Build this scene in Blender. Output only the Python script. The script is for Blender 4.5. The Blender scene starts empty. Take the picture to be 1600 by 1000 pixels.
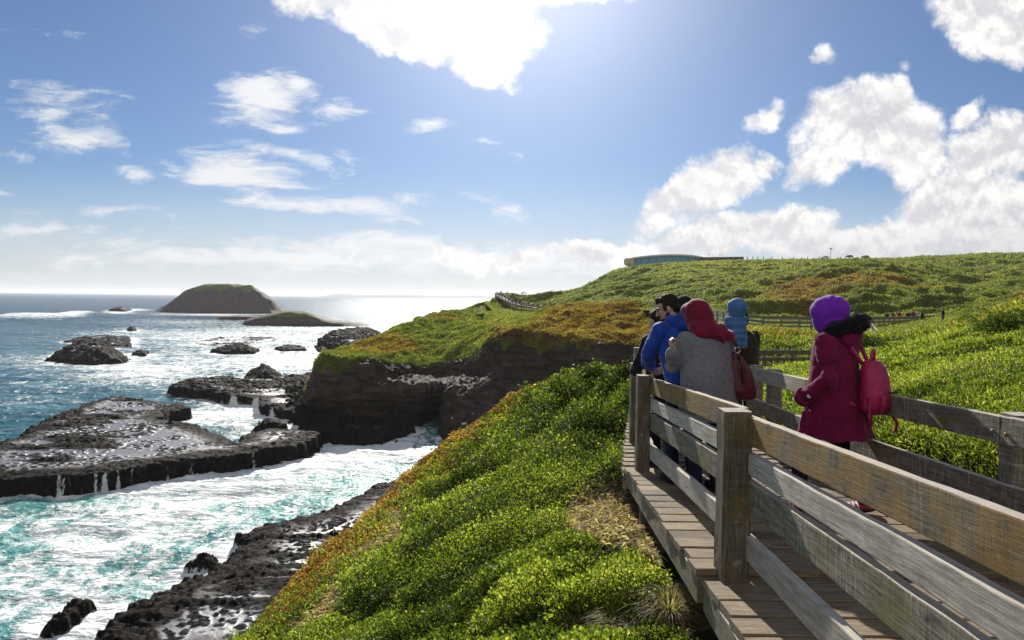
import bpy, math, random
import numpy as np
from mathutils import Vector, Matrix

rng = np.random.default_rng(7)
random.seed(7)
SC = bpy.context.scene
COL = SC.collection
R = math.radians

# ------------------------------------------------------------------ camera
EYE = 24.0                       # metres above the sea
FPX = 1067.0                     # focal length in photo pixels (1600 wide, 24 mm)
PITCH, ROLL = math.atan(34.5 / FPX), R(0.66)
_f = np.array([0, math.cos(PITCH), -math.sin(PITCH)])
_u0 = np.array([0, math.sin(PITCH), math.cos(PITCH)])
_r0 = np.array([1.0, 0, 0])
_r = math.cos(ROLL) * _r0 + math.sin(ROLL) * _u0
_u = math.cos(ROLL) * _u0 - math.sin(ROLL) * _r0
CAMPOS = np.array([0.0, 0.0, EYE])
cam_d = bpy.data.cameras.new('camera')
cam_d.sensor_width = 36.0
cam_d.lens = FPX / 1600 * 36
cam_d.clip_start = 0.05
cam_d.clip_end = 120000
cam = bpy.data.objects.new('camera', cam_d)
COL.objects.link(cam)
M = Matrix.Identity(4)
for i in range(3):
    M[i][0], M[i][1], M[i][2], M[i][3] = _r[i], _u[i], -_f[i], CAMPOS[i]
cam.matrix_world = M
SC.camera = cam

def P(px, py, d):
    """world point seen at photo pixel (px,py) at forward distance d"""
    v = _f * FPX + _r * (px - 800) + _u * (500 - py)
    return CAMPOS + v * (d / v[1])

def PZ(px, py, z=0.0):
    """world point seen at photo pixel (px,py) on the level z"""
    v = _f * FPX + _r * (px - 800) + _u * (500 - py)
    return CAMPOS + v * ((z - EYE) / v[2])

def PROJ(p):
    q = np.asarray(p) - CAMPOS
    w = np.maximum(q @ _f, 0.1)
    return 800 + FPX * (q @ _r) / w, 500 - FPX * (q @ _u) / w

# ------------------------------------------------------------------ light
SUN_AZ, SUN_EL = R(-4.3), R(27.5)
sun_d = bpy.data.lights.new('sun', 'SUN')
sun_d.energy = 4.6
sun_d.angle = R(0.5)
sun_d.color = (1.0, 0.95, 0.86)
sun = bpy.data.objects.new('sun', sun_d)
COL.objects.link(sun)
SDIR = Vector((math.sin(SUN_AZ) * math.cos(SUN_EL), math.cos(SUN_AZ) * math.cos(SUN_EL), math.sin(SUN_EL)))
sun.rotation_euler = SDIR.to_track_quat('Z', 'Y').to_euler()
SC.view_settings.view_transform = 'Standard'
SC.view_settings.look = 'None'
SC.view_settings.exposure = 0.6
SC.view_settings.gamma = 1.0
try:
    SC.cycles.use_denoising = True
    SC.cycles.max_bounces = 6
    SC.cycles.transparent_max_bounces = 8
    SC.cycles.volume_bounces = 0
    SC.cycles.sample_clamp_indirect = 6
    SC.cycles.caustics_reflective = False
    SC.cycles.caustics_refractive = False
except Exception:
    pass

# ------------------------------------------------------------------ node helper
class NT:
    def __init__(s, nt):
        s.nt = nt
        s.n = nt.nodes
        s.l = nt.links
    def put(s, sock, v):
        if v is None:
            return
        if isinstance(v, bpy.types.NodeSocket):
            s.l.new(v, sock)
        else:
            if isinstance(v, tuple) and len(v) == 3 and sock.type == 'RGBA':
                v = (*v, 1)
            sock.default_value = v
    def node(s, typ, ins=None, **kw):
        nd = s.n.new(typ)
        for k, v in kw.items():
            setattr(nd, k, v)
        for k, v in (ins or {}).items():
            s.put(nd.inputs[k], v)
        return nd
    def m(s, op, a, b=None, c=None, clamp=False):
        nd = s.n.new('ShaderNodeMath')
        nd.operation = op
        nd.use_clamp = clamp
        s.put(nd.inputs[0], a)
        s.put(nd.inputs[1], b)
        s.put(nd.inputs[2], c)
        return nd.outputs[0]
    def vm(s, op, a, b=None, sc=None):
        nd = s.n.new('ShaderNodeVectorMath')
        nd.operation = op
        s.put(nd.inputs[0], a)
        s.put(nd.inputs[1], b)
        if sc is not None:
            s.put(nd.inputs['Scale'], sc)
        return nd.outputs['Value'] if op in ('LENGTH', 'DOT_PRODUCT', 'DISTANCE') else nd.outputs[0]
    def ss(s, v, lo, hi, a=0.0, b=1.0):
        nd = s.node('ShaderNodeMapRange', {'Value': v, 'From Min': lo, 'From Max': hi, 'To Min': a, 'To Max': b})
        nd.interpolation_type = 'SMOOTHSTEP'
        return nd.outputs[0]
    def lin(s, v, lo, hi, a=0.0, b=1.0):
        return s.node('ShaderNodeMapRange', {'Value': v, 'From Min': lo, 'From Max': hi, 'To Min': a, 'To Max': b}).outputs[0]
    def mix(s, f, a, b, bl='MIX'):
        nd = s.n.new('ShaderNodeMix')
        nd.data_type = 'RGBA'
        nd.blend_type = bl
        s.put(nd.inputs[0], f)
        s.put(nd.inputs[6], a)
        s.put(nd.inputs[7], b)
        return nd.outputs[2]
    def noise(s, vec, scale, detail=4, rough=0.55, dist=0.0, out=0):
        nd = s.node('ShaderNodeTexNoise', {'Vector': vec, 'Scale': scale, 'Detail': detail, 'Roughness': rough, 'Distortion': dist})
        return nd.outputs[out]
    def vor(s, vec, scale, feature='F1', rnd=1.0, out='Distance'):
        nd = s.n.new('ShaderNodeTexVoronoi')
        nd.feature = feature
        s.put(nd.inputs['Vector'], vec)
        s.put(nd.inputs['Scale'], scale)
        s.put(nd.inputs['Randomness'], rnd)
        return nd.outputs[out]
    def mapping(s, vec, loc=(0, 0, 0), rot=(0, 0, 0), sc=(1, 1, 1), typ='POINT'):
        nd = s.n.new('ShaderNodeMapping')
        nd.vector_type = typ
        s.put(nd.inputs[0], vec)
        nd.inputs['Location'].default_value = loc
        nd.inputs['Rotation'].default_value = rot
        nd.inputs['Scale'].default_value = sc
        return nd.outputs[0]
    def attr(s, name, out='Fac'):
        nd = s.n.new('ShaderNodeAttribute')
        nd.attribute_name = name
        return nd.outputs[out]
    def ramp(s, f, stops):
        nd = s.n.new('ShaderNodeValToRGB')
        el = nd.color_ramp.elements
        while len(el) < len(stops):
            el.new(0.5)
        for e, (p, c) in zip(el, stops):
            e.position = p
            e.color = (*c, 1)
        s.put(nd.inputs[0], f)
        return nd.outputs[0]

def new_mat(name):
    m = bpy.data.materials.new(name)
    m.use_nodes = True
    m.node_tree.nodes.clear()
    t = NT(m.node_tree)
    out = t.n.new('ShaderNodeOutputMaterial')
    return m, t, out

def bsdf(t, out, col, rough=0.7, spec=0.3, bump=None, bump_s=0.5, bump_d=0.02, metal=0.0, transl=None, transl_f=0.3, sheen=0.0):
    nd = t.n.new('ShaderNodeBsdfPrincipled')
    t.put(nd.inputs['Base Color'], col)
    t.put(nd.inputs['Roughness'], rough)
    t.put(nd.inputs['Specular IOR Level'], spec)
    t.put(nd.inputs['Metallic'], metal)
    if sheen:
        nd.inputs['Sheen Weight'].default_value = sheen
        nd.inputs['Sheen Roughness'].default_value = 0.4
    if bump is not None:
        b = t.node('ShaderNodeBump', {'Height': bump, 'Strength': bump_s, 'Distance': bump_d})
        t.put(nd.inputs['Normal'], b.outputs[0])
    sh = nd.outputs[0]
    if transl is not None:
        tr = t.node('ShaderNodeBsdfTranslucent', {'Color': transl})
        mx = t.node('ShaderNodeMixShader', {0: transl_f, 1: sh, 2: tr.outputs[0]})
        sh = mx.outputs[0]
    t.l.new(sh, out.inputs[0])
    return nd

# ------------------------------------------------------------------ sky with clouds
W = bpy.data.worlds.new('World')
SC.world = W
W.use_nodes = True
W.node_tree.nodes.clear()
t = NT(W.node_tree)
wo = t.n.new('ShaderNodeOutputWorld')
bg = t.n.new('ShaderNodeBackground')
t.l.new(bg.outputs[0], wo.inputs[0])
sky = t.n.new('ShaderNodeTexSky')
sky.sky_type = 'NISHITA'
sky.sun_disc = False
sky.sun_elevation = SUN_EL
sky.sun_rotation = SUN_AZ
sky.air_density = 1.0
sky.dust_density = 0.1
sky.ozone_density = 3.0
sky.altitude = 20
dirv = t.node('ShaderNodeTexCoord').outputs['Generated']
sep = t.node('ShaderNodeSeparateXYZ', {0: dirv})
dx, dy, dz = sep.outputs
ya = t.m('MAXIMUM', t.m('ABSOLUTE', dy), 0.08)
cu = t.m('DIVIDE', dx, ya)
cv = t.m('DIVIDE', dz, ya)
uv = t.node('ShaderNodeCombineXYZ', {0: cu, 1: cv, 2: 0.0}).outputs[0]
# wind-torn warp of the cloud outlines
wn = t.noise(uv, 5.0, 6, 0.6, out=1)
warp = t.vm('SCALE', t.vm('SUBTRACT', wn, (0.5, 0.5, 0.5)), sc=0.16)
q = t.vm('ADD', uv, warp)
# (px, py, rx, ry, tilt deg, weight)
PUFF = [(690, 20, 190, 75, -8, 1.15), (560, -10, 130, 55, -20, 1.0), (770, 70, 110, 75, 20, 1.1), (800, 120, 45, 35, 0, .7),
        (800, -60, 300, 90, 0, 1.2), (460, -15, 110, 50, -10, .95), (560, 30, 90, 40, -30, .8), (640, 60, 110, 50, -20, .95),
        (1545, 45, 135, 80, -10, 1.15), (1490, 20, 60, 70, 0, .8), (1620, 40, 120, 90, 0, 1.),
        (1300, 90, 45, 36, -30, .75), (1393, 108, 40, 30, 0, .62), (1200, 175, 75, 30, 35, .72), (1515, 188, 55, 32, 20, .75),
        (1355, 205, 150, 85, 0, 1.15), (1410, 240, 110, 70, -20, 1.0), (1290, 250, 110, 50, 20, .9), (1385, 150, 60, 50, 0, .9),
        (1120, 290, 110, 60, 40, 1.05), (1040, 330, 110, 40, 25, .9), (1190, 255, 50, 30, 20, .8),
        (1570, 250, 150, 70, 10, .95), (1500, 320, 170, 70, 12, 1.0), (1330, 366, 260, 52, 6, 1.05), (1600, 350, 200, 80, 0, 1.2),
        (1130, 372, 210, 42, 4, 1.0), (960, 388, 210, 38, 3, .95), (800, 400, 180, 30, 2, .8), (1265, 275, 60, 22, 5, .5),
        (1240, 340, 120, 40, 10, .8)]
WISP = [(410, 150, 95, 40, -20, 1.0), (375, 170, 90, 40, 10, .85), (430, 195, 80, 26, -12, .8), (460, 125, 60, 36, -30, .75),
        (540, 168, 70, 22, 8, .75), (505, 185, 40, 16, 0, .6), (370, 268, 130, 52, -6, 1.1), (440, 240, 120, 26, -16, .85),
        (540, 245, 60, 14, -14, .5), (222, 274, 58, 22, -4, .95), (430, 290, 130, 26, 0, .7), (500, 322, 190, 28, -4, .95), (600, 345, 90, 20, -8, .85),
        (640, 312, 60, 22, 0, .7), (780, 336, 60, 22, 0, .85), (760, 312, 60, 14, -8, .6), (690, 192, 55, 18, 6, .8),
        (758, 216, 50, 12, -10, .6), (820, 242, 34, 18, -30, .55), (255, 340, 42, 14, 6, .6), (307, 343, 24, 12, 0, .55),
        (705, 272, 20, 14, 0, .5), (940, 115, 40, 20, 0, .38),
        (90, 155, 130, 34, -8, .7), (60, 178, 90, 14, -6, .62), (170, 150, 60, 18, -14, .55), (150, 185, 60, 12, -12, .55),
        (115, 213, 120, 34, 4, .8), (20, 240, 46, 18, -8, .85), (50, 50, 110, 20, -6, .42), (5, 295, 40, 14, -5, .8),
        (200, 240, 60, 14, 0, .4), (60, 355, 240, 26, -2, .72), (250, 375, 300, 30, -2, .7), (620, 385, 300, 32, -2, .95),
        (420, 405, 520, 34, 0, .9), (130, 330, 200, 16, 0, .45), (800, 410, 400, 34, 0, .9), (330, 45, 60, 12, -10, .35),
        (400, 40, 60, 24, 30, .5), (500, 25, 60, 30, -10, .6)]
def blobs(lst, vec):
    acc = None
    for px, py, rx, ry, a, w in lst:
        p = P(px, py, 1.0) - CAMPOS
        mp = t.mapping(vec, (p[0], p[2], 0), (0, 0, R(a)), (rx / FPX, ry / FPX, 1), 'TEXTURE')
        g = t.node('ShaderNodeTexGradient', {0: mp}, gradient_type='SPHERICAL').outputs[1]
        g = t.m('MULTIPLY', t.m('POWER', g, 0.6), w)
        acc = g if acc is None else t.m('MAXIMUM', acc, g)
    return acc
pm = blobs(PUFF, q)
lowsh = t.ss(t.noise(uv, 4.2, 4, .5), .42, .66)
pn = t.noise(uv, 9.0, 10, 0.64, 0.15)
dens_p = t.ss(t.m('ADD', t.m('MULTIPLY', t.m('SUBTRACT', pn, 0.5), 1.25), pm), 0.38, 0.70)
core = t.ss(t.m('ADD', t.m('MULTIPLY', t.m('SUBTRACT', pn, 0.5), 1.6), pm), 0.55, 1.15)
uvw = t.mapping(uv, (0, 0, 0), (0, 0, R(14)), (1, 3.4, 1))
wv = t.vm('ADD', uv, t.vm('MULTIPLY', t.vm('SUBTRACT', t.noise(uvw, 4, 5, .6, out=1), (.5, .5, .5)), (0.16, 0.05, 0)))
wm = blobs(WISP, wv)
wn2 = t.noise(t.mapping(wv, (3, 1, 0), (0, 0, R(12)), (1, 3.2, 1)), 10.0, 10, 0.68, 0.5)
dens_w = t.m('MULTIPLY', t.ss(t.m('ADD', t.m('MULTIPLY', t.m('SUBTRACT', wn2, 0.5), 2.1), wm), 0.36, 1.02), 0.95)
# relief: compare the density a little nearer to the sun
shift = t.vm('ADD', uv, (0.0, 0.016, 0))
pn_s = t.noise(shift, 9.0, 10, 0.64, 0.15)
rel = t.m('SUBTRACT', pn, pn_s)
S = 5.2
cw = t.mix(core, (S * 1.04, S * 1.02, S * 1.0), (S * .80, S * .80, S * .83))
cw = t.mix(t.ss(rel, -0.09, 0.09), t.mix(0.62, cw, (S * .56, S * .58, S * .64)), (S * 1.12, S * 1.09, S * 1.05))
# low grey bank to the right
bank = t.m('MULTIPLY', t.ss(cu, 0.05, 0.75), t.ss(cv, 0.16, 0.05))
cw = t.mix(t.m('MULTIPLY', t.m('MULTIPLY', core, lowsh), 0.55), cw, (S * .60, S * .61, S * .66))
cw = t.mix(t.m('MULTIPLY', bank, 0.6), cw, (S * .56, S * .57, S * .62))
skyc = t.mix(1.0, sky.outputs[0], (0.28, 0.325, 0.40), 'MULTIPLY')
# thin milky veil low over the sea and a soft one higher up
veil = t.m('MULTIPLY', t.ss(cv, 0.20, 0.0), t.lin(t.noise(t.mapping(uv, sc=(1, 7, 1)), 3.0, 6, .6), .3, .7, .55, .95))
c0 = t.mix(veil, skyc, (S * .72, S * .75, S * .79))
c1 = t.mix(dens_w, c0, (S * .92, S * .925, S * .94))
c2 = t.mix(dens_p, c1, cw)
# unseen bright cloud banks behind the camera, added as fill to lift shadows
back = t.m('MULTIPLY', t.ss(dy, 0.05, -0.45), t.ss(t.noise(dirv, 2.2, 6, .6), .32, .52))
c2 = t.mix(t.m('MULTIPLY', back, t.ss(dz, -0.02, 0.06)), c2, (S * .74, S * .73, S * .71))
# bright aureole round the sun
sd = t.vm('DOT_PRODUCT', t.vm('NORMALIZE', dirv), (0.03, 0.885, 0.464))
g1 = t.m('POWER', t.m('MAXIMUM', sd, 0.0), 60.0)
g2 = t.m('POWER', t.m('MAXIMUM', sd, 0.0), 14.0)
glow = t.m('ADD', t.m('MULTIPLY', g1, 2.6), t.m('MULTIPLY', g2, 1.25))
gl = t.vm('SCALE', (1.0, 0.97, 0.95), sc=glow)
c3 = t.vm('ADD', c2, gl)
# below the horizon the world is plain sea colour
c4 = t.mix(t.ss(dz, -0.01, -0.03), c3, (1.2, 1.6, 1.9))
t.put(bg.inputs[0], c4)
bg.inputs[1].default_value = 0.12
W.cycles.sampling_method = 'MANUAL'
W.cycles.sample_map_resolution = 512

# ------------------------------------------------------------------ numpy noise
_perm = np.random.default_rng(3).permutation(256)
_perm = np.concatenate([_perm, _perm, _perm])
_grad = np.random.default_rng(4).normal(size=(256, 3))
_grad /= np.linalg.norm(_grad, axis=1)[:, None]

def _h(i, j, k):
    return _perm[_perm[_perm[i & 255] + (j & 255)] + (k & 255)]

def perlin(p):
    p = np.asarray(p, float)
    i = np.floor(p).astype(int)
    f = p - i
    w = f * f * f * (f * (f * 6 - 15) + 10)
    out = np.zeros(len(p))
    for a in (0, 1):
        for b in (0, 1):
            for c in (0, 1):
                g = _grad[_h(i[:, 0] + a, i[:, 1] + b, i[:, 2] + c)]
                d = (f[:, 0] - a) * g[:, 0] + (f[:, 1] - b) * g[:, 1] + (f[:, 2] - c) * g[:, 2]
                wa = w[:, 0] if a else 1 - w[:, 0]
                wb = w[:, 1] if b else 1 - w[:, 1]
                wc = w[:, 2] if c else 1 - w[:, 2]
                out += d * wa * wb * wc
    return out * 1.6

def fbm(p, octv=4, gain=0.5, lac=2.03):
    p = np.asarray(p, float)
    a, s, o = 1.0, 0.0, np.zeros(len(p))
    for k in range(octv):
        o += a * perlin(p * (lac ** k) + k * 17.3)
        s += a
        a *= gain
    return o / s

def ridged(p, octv=4, gain=0.5):
    p = np.asarray(p, float)
    a, s, o = 1.0, 0.0, np.zeros(len(p))
    for k in range(octv):
        o += a * (1 - np.abs(perlin(p * (2.1 ** k) + k * 9.1)) * 2)
        s += a
        a *= gain
    return o / s

def worley(p):
    """F1 and F2 distance and a random value per cell, 2-D cells (third axis ignored)"""
    p = np.asarray(p, float)[:, :2]
    i = np.floor(p).astype(int)
    f = p - i
    d1 = np.full(len(p), 9.0)
    d2 = np.full(len(p), 9.0)
    rid = np.zeros(len(p))
    for a in (-1, 0, 1):
        for b in (-1, 0, 1):
            h = _h(i[:, 0] + a, i[:, 1] + b, np.zeros(len(p), int))
            jx = ((h * 73) % 256) / 256.0
            jy = ((h * 151 + 37) % 256) / 256.0
            d = np.hypot(a + jx - f[:, 0], b + jy - f[:, 1])
            m = d < d1
            d2 = np.where(m, d1, np.minimum(d2, d))
            rid = np.where(m, h / 255.0, rid)
            d1 = np.where(m, d, d1)
    return d1, d2, rid

def sstep(x, a, b):
    q = np.clip((x - a) / (b - a), 0, 1)
    return q * q * (3 - 2 * q)

# ------------------------------------------------------------------ mesh helpers
def mesh_np(name, V, F, mat=None, attrs=None, smooth=True, parent=None, uv=None):
    """V (n,3), F (m,k) with k = 3 or 4"""
    V = np.asarray(V, np.float32)
    F = np.asarray(F, np.int32)
    me = bpy.data.meshes.new(name)
    k = F.shape[1]
    me.vertices.add(len(V))
    me.vertices.foreach_set('co', V.ravel())
    me.loops.add(F.size)
    me.loops.foreach_set('vertex_index', F.ravel())
    me.polygons.add(len(F))
    me.polygons.foreach_set('loop_start', np.arange(0, F.size, k, dtype=np.int32))
    me.polygons.foreach_set('loop_total', np.full(len(F), k, np.int32))
    me.polygons.foreach_set('use_smooth', np.full(len(F), smooth, bool))
    me.update(calc_edges=True)
    for an, av in (attrs or {}).items():
        av = np.asarray(av, np.float32)
        if av.ndim == 1:
            a = me.attributes.new(an, 'FLOAT', 'POINT')
            a.data.foreach_set('value', av)
        else:
            a = me.attributes.new(an, 'FLOAT_COLOR', 'POINT')
            c = np.ones((len(av), 4), np.float32)
            c[:, :3] = av
            a.data.foreach_set('color', c.ravel())
    if mat:
        me.materials.append(mat)
    o = bpy.data.objects.new(name, me)
    COL.objects.link(o)
    if parent is not None:
        o.parent = parent
    return o

def grid_faces(nr, nc):
    i = np.arange(nr - 1)[:, None] * nc + np.arange(nc - 1)[None, :]
    return np.stack([i, i + 1, i + nc + 1, i + nc], -1).reshape(-1, 4)

def resample(arr, n, axis, power=None):
    """Catmull-Rom style resample of control array along an axis"""
    a = np.moveaxis(np.asarray(arr, float), axis, 0)
    m = len(a)
    s = np.linspace(0, m - 1, n)
    i = np.clip(np.floor(s).astype(int), 0, m - 2)
    f = (s - i).reshape(-1, *([1] * (a.ndim - 1)))
    p0, p1, p2, p3 = a[np.maximum(i - 1, 0)], a[i], a[i + 1], a[np.minimum(i + 2, m - 1)]
    T = 0.38
    m1, m2 = (p2 - p0) * T, (p3 - p1) * T
    o = (2 * f ** 3 - 3 * f ** 2 + 1) * p1 + (f ** 3 - 2 * f ** 2 + f) * m1 + (-2 * f ** 3 + 3 * f ** 2) * p2 + (f ** 3 - f ** 2) * m2
    return np.moveaxis(o, 0, axis)

def resample_seg(arr, counts, axis):
    """like resample with its own number of steps for each span"""
    a = np.moveaxis(np.asarray(arr, float), axis, 0)
    m = len(a)
    s = np.concatenate([k + np.arange(c) / c for k, c in enumerate(counts)] + [[m - 1.0]])
    i = np.clip(np.floor(s).astype(int), 0, m - 2)
    f = (s - i).reshape(-1, *([1] * (a.ndim - 1)))
    p0, p1, p2, p3 = a[np.maximum(i - 1, 0)], a[i], a[i + 1], a[np.minimum(i + 2, m - 1)]
    T = 0.35
    m1, m2 = (p2 - p0) * T, (p3 - p1) * T
    o = (2 * f ** 3 - 3 * f ** 2 + 1) * p1 + (f ** 3 - 2 * f ** 2 + f) * m1 + (-2 * f ** 3 + 3 * f ** 2) * p2 + (f ** 3 - f ** 2) * m2
    return np.moveaxis(o, 0, axis), s

def grid_normals(G):
    du = np.gradient(G, axis=0)
    dv = np.gradient(G, axis=1)
    n = np.cross(dv, du)
    n /= np.linalg.norm(n, axis=2)[..., None] + 1e-9
    return n

def tag(o, label=None, cat=None, group=None, kind=None):
    if label: o['label'] = label
    if cat: o['category'] = cat
    if group: o['group'] = group
    if kind: o['kind'] = kind
    return o

def empty(name, loc=(0, 0, 0), rz=0.0):
    o = bpy.data.objects.new(name, None)
    o.empty_display_size = 0.2
    COL.objects.link(o)
    o.location = loc
    o.rotation_euler = (0, 0, rz)
    return o

class MB:
    """collects simple solids into one mesh"""
    def __init__(s):
        s.v, s.f = [], []
    def add(s, vs, fs):
        b = len(s.v)
        s.v += [tuple(map(float, v)) for v in vs]
        s.f += [tuple(b + i for i in f) for f in fs]
    def box(s, c, size, rot=None, bev=0.0):
        hx, hy, hz = [q / 2 for q in size]
        if bev <= 0:
            vs = [(x, y, z) for x in (-hx, hx) for y in (-hy, hy) for z in (-hz, hz)]
            fs = [(0, 1, 3, 2), (4, 6, 7, 5), (0, 4, 5, 1), (2, 3, 7, 6), (0, 2, 6, 4), (1, 5, 7, 3)]
        else:
            b = bev
            prof = [(-hy + b, -hz), (hy - b, -hz), (hy, -hz + b), (hy, hz - b), (hy - b, hz), (-hy + b, hz), (-hy, hz - b), (-hy, -hz + b)]
            pin = [(y * (1 - b / hy), z * (1 - b / hz)) for y, z in prof]
            vs = [(-hx, y, z) for y, z in pin] + [(-hx + b, y, z) for y, z in prof] + [(hx - b, y, z) for y, z in prof] + [(hx, y, z) for y, z in pin]
            fs = [tuple(range(8))] + [tuple(24 + i for i in reversed(range(8)))]
            for r_ in range(3):
                for i in range(8):
                    j = (i + 1) % 8
                    fs.append((r_ * 8 + i, r_ * 8 + 8 + i, r_ * 8 + 8 + j, r_ * 8 + j))
        if rot is not None:
            vs = [rot @ Vector(v) for v in vs]
        s.add([(v[0] + c[0], v[1] + c[1], v[2] + c[2]) for v in vs], fs)
    def beam(s, a, b, wid, hei, bev=0.0, up=(0, 0, 1)):
        a, b = Vector(a), Vector(b)
        d = b - a
        x = d.normalized()
        y = Vector(up).cross(x).normalized()
        z = x.cross(y)
        m = Matrix((x, y, z)).transposed()
        s.box((a + b) / 2, (d.length, wid, hei), m, bev)
    def tube(s, pts, rad, n=8, cap=True):
        pts = [Vector(p) for p in pts]
        if not isinstance(rad, (list, tuple)): rad = [rad] * len(pts)
        rings = []
        for i, p in enumerate(pts):
            d = (pts[min(i + 1, len(pts) - 1)] - pts[max(i - 1, 0)]).normalized()
            up = Vector((0, 0, 1)) if abs(d.z) < 0.95 else Vector((0, 1, 0))
            x = up.cross(d).normalized()
            y = d.cross(x)
            rings.append([p + (x * math.cos(2 * math.pi * k / n) + y * math.sin(2 * math.pi * k / n)) * rad[i] for k in range(n)])
        vs = [v for r_ in rings for v in r_]
        fs = []
        for i in range(len(pts) - 1):
            for k in range(n):
                j = (k + 1) % n
                fs.append((i * n + k, i * n + j, i * n + n + j, i * n + n + k))
        if cap:
            fs.append(tuple(reversed(range(n))))
            fs.append(tuple((len(pts) - 1) * n + k for k in range(n)))
        s.add(vs, fs)
    def ell(s, c, rad, rot=None, nu=14, nv=9):
        vs, fs = [], []
        for i in range(nv + 1):
            th = math.pi * i / nv
            for k in range(nu):
                ph = 2 * math.pi * k / nu
                v = Vector((rad[0] * math.sin(th) * math.cos(ph), rad[1] * math.sin(th) * math.sin(ph), rad[2] * math.cos(th)))
                if rot is not None: v = rot @ v
                vs.append(v + Vector(c))
        for i in range(nv):
            for k in range(nu):
                j = (k + 1) % nu
                fs.append((i * nu + k, i * nu + nu + k, i * nu + nu + j, i * nu + j))
        s.add(vs, fs)
    def build(s, name, mat, parent=None, smooth=False):
        me = bpy.data.meshes.new(name)
        me.from_pydata(s.v, [], s.f)
        me.update()
        if smooth:
            me.polygons.foreach_set('use_smooth', [True] * len(me.polygons))
        if mat: me.materials.append(mat)
        o = bpy.data.objects.new(name, me)
        COL.objects.link(o)
        if parent is not None: o.parent = parent
        return o

def tps_fit(xy, z, lam=1e-3):
    xy = np.asarray(xy, float)
    n = len(xy)
    d = np.linalg.norm(xy[:, None] - xy[None], axis=2)
    K = np.where(d > 0, d ** 2 * np.log(d + 1e-12), 0) + lam * np.eye(n)
    Pm = np.hstack([np.ones((n, 1)), xy])
    A = np.zeros((n + 3, n + 3))
    A[:n, :n], A[:n, n:], A[n:, :n] = K, Pm, Pm.T
    w = np.linalg.solve(A, np.concatenate([z, np.zeros(3)]))
    def f(q):
        q = np.asarray(q, float)
        out = np.empty(len(q))
        for s in range(0, len(q), 20000):
            qq = q[s:s + 20000]
            dd = np.linalg.norm(qq[:, None] - xy[None], axis=2)
            U = np.where(dd > 0, dd ** 2 * np.log(dd + 1e-12), 0)
            out[s:s + 20000] = U @ w[:n] + w[n] + qq @ w[n + 1:]
        return out
    return f

def poly_sd(q, poly, closed=True):
    """signed distance to polygon (positive inside)"""
    q = np.asarray(q, float)[:, :2]
    poly = np.asarray(poly, float)[:, :2]
    n = len(poly)
    dmin = np.full(len(q), 1e9)
    ins = np.zeros(len(q), bool)
    for i in range(n if closed else n - 1):
        a, b = poly[i], poly[(i + 1) % n]
        ab = b - a
        tt = np.clip(((q - a) @ ab) / (ab @ ab + 1e-12), 0, 1)
        dd = np.linalg.norm(q - (a + tt[:, None] * ab), axis=1)
        dmin = np.minimum(dmin, dd)
        if abs(b[1] - a[1]) > 1e-12:
            c = ((a[1] > q[:, 1]) != (b[1] > q[:, 1])) & (q[:, 0] < (b[0] - a[0]) * (q[:, 1] - a[1]) / (b[1] - a[1]) + a[0])
            ins ^= c
    return np.where(ins, dmin, -dmin)

# ------------------------------------------------------------------ land materials
def m_land():
    m, t, out = new_mat('coastal_turf')
    co = t.node('ShaderNodeNewGeometry').outputs['Position']
    nrm = t.node('ShaderNodeSeparateXYZ', {0: t.node('ShaderNodeNewGeometry').outputs['Normal']}).outputs[2]
    rock, brown, yel = t.attr('rock'), t.attr('brown'), t.attr('yellow')
    n1 = t.noise(co, 0.12, 6, 0.6)
    n2 = t.noise(co, 0.9, 5, 0.65)
    n3 = t.noise(co, 4.0, 4, 0.7)
    g = t.ramp(n2, [(0.28, (0.040, 0.060, 0.012)), (0.45, (0.11, 0.15, 0.024)), (0.62, (0.17, 0.21, 0.035)), (0.8, (0.25, 0.26, 0.06))])
    g = t.mix(t.m('MULTIPLY', yel, 0.8), g, t.ramp(n2, [(0.3, (0.12, 0.13, 0.02)), (0.7, (0.30, 0.26, 0.045))]))
    br = t.ramp(n2, [(0.25, (0.07, 0.035, 0.012)), (0.5, (0.24, 0.105, 0.028)), (0.75, (0.34, 0.20, 0.06))])
    bf = t.ss(t.m('ADD', brown, t.m('MULTIPLY', t.m('SUBTRACT', n1, 0.5), 1.6)), 0.38, 0.68)
    c = t.mix(bf, g, br)
    c = t.mix(t.ss(n3, 0.35, 0.62, 0.55, 0.0), c, (0.03, 0.028, 0.012))
    # rock with faint bedding
    cz = t.node('ShaderNodeSeparateXYZ', {0: co}).outputs[2]
    st = t.noise(t.mapping(co, sc=(0.25, 0.25, 1.6)), 0.8, 6, 0.65)
    rk = t.ramp(st, [(0.25, (0.014, 0.010, 0.008)), (0.43, (0.046, 0.033, 0.024)), (0.58, (0.090, 0.065, 0.047)), (0.74, (0.18, 0.14, 0.105))])
    rk = t.mix(t.ss(n3, 0.5, 0.75, 0, 0.5), rk, (0.10, 0.085, 0.07))
    rk = t.mix(t.ss(cz, 3.0, 0.8, 0, 0.6), rk, (0.016, 0.013, 0.011))
    rk = t.mix(t.attr('pale'), rk, t.mix(n3, (0.10, 0.09, 0.08), (0.42, 0.40, 0.37)))
    rf = t.ss(t.m('ADD', rock, t.m('MULTIPLY', t.m('SUBTRACT', n2, 0.5), 0.9)), 0.42, 0.58)
    c = t.mix(rf, c, rk)
    h = t.m('ADD', t.m('MULTIPLY', t.noise(co, 1.5, 8, 0.72), 1.0), t.m('MULTIPLY', t.vor(co, 2.2), 0.25))
    bsdf(t, out, c, t.mix(rf, (0.85,) * 3, (0.7,) * 3), 0.15, h, 1.0, 1.0)
    return m
MAT_LAND = m_land()

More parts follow.
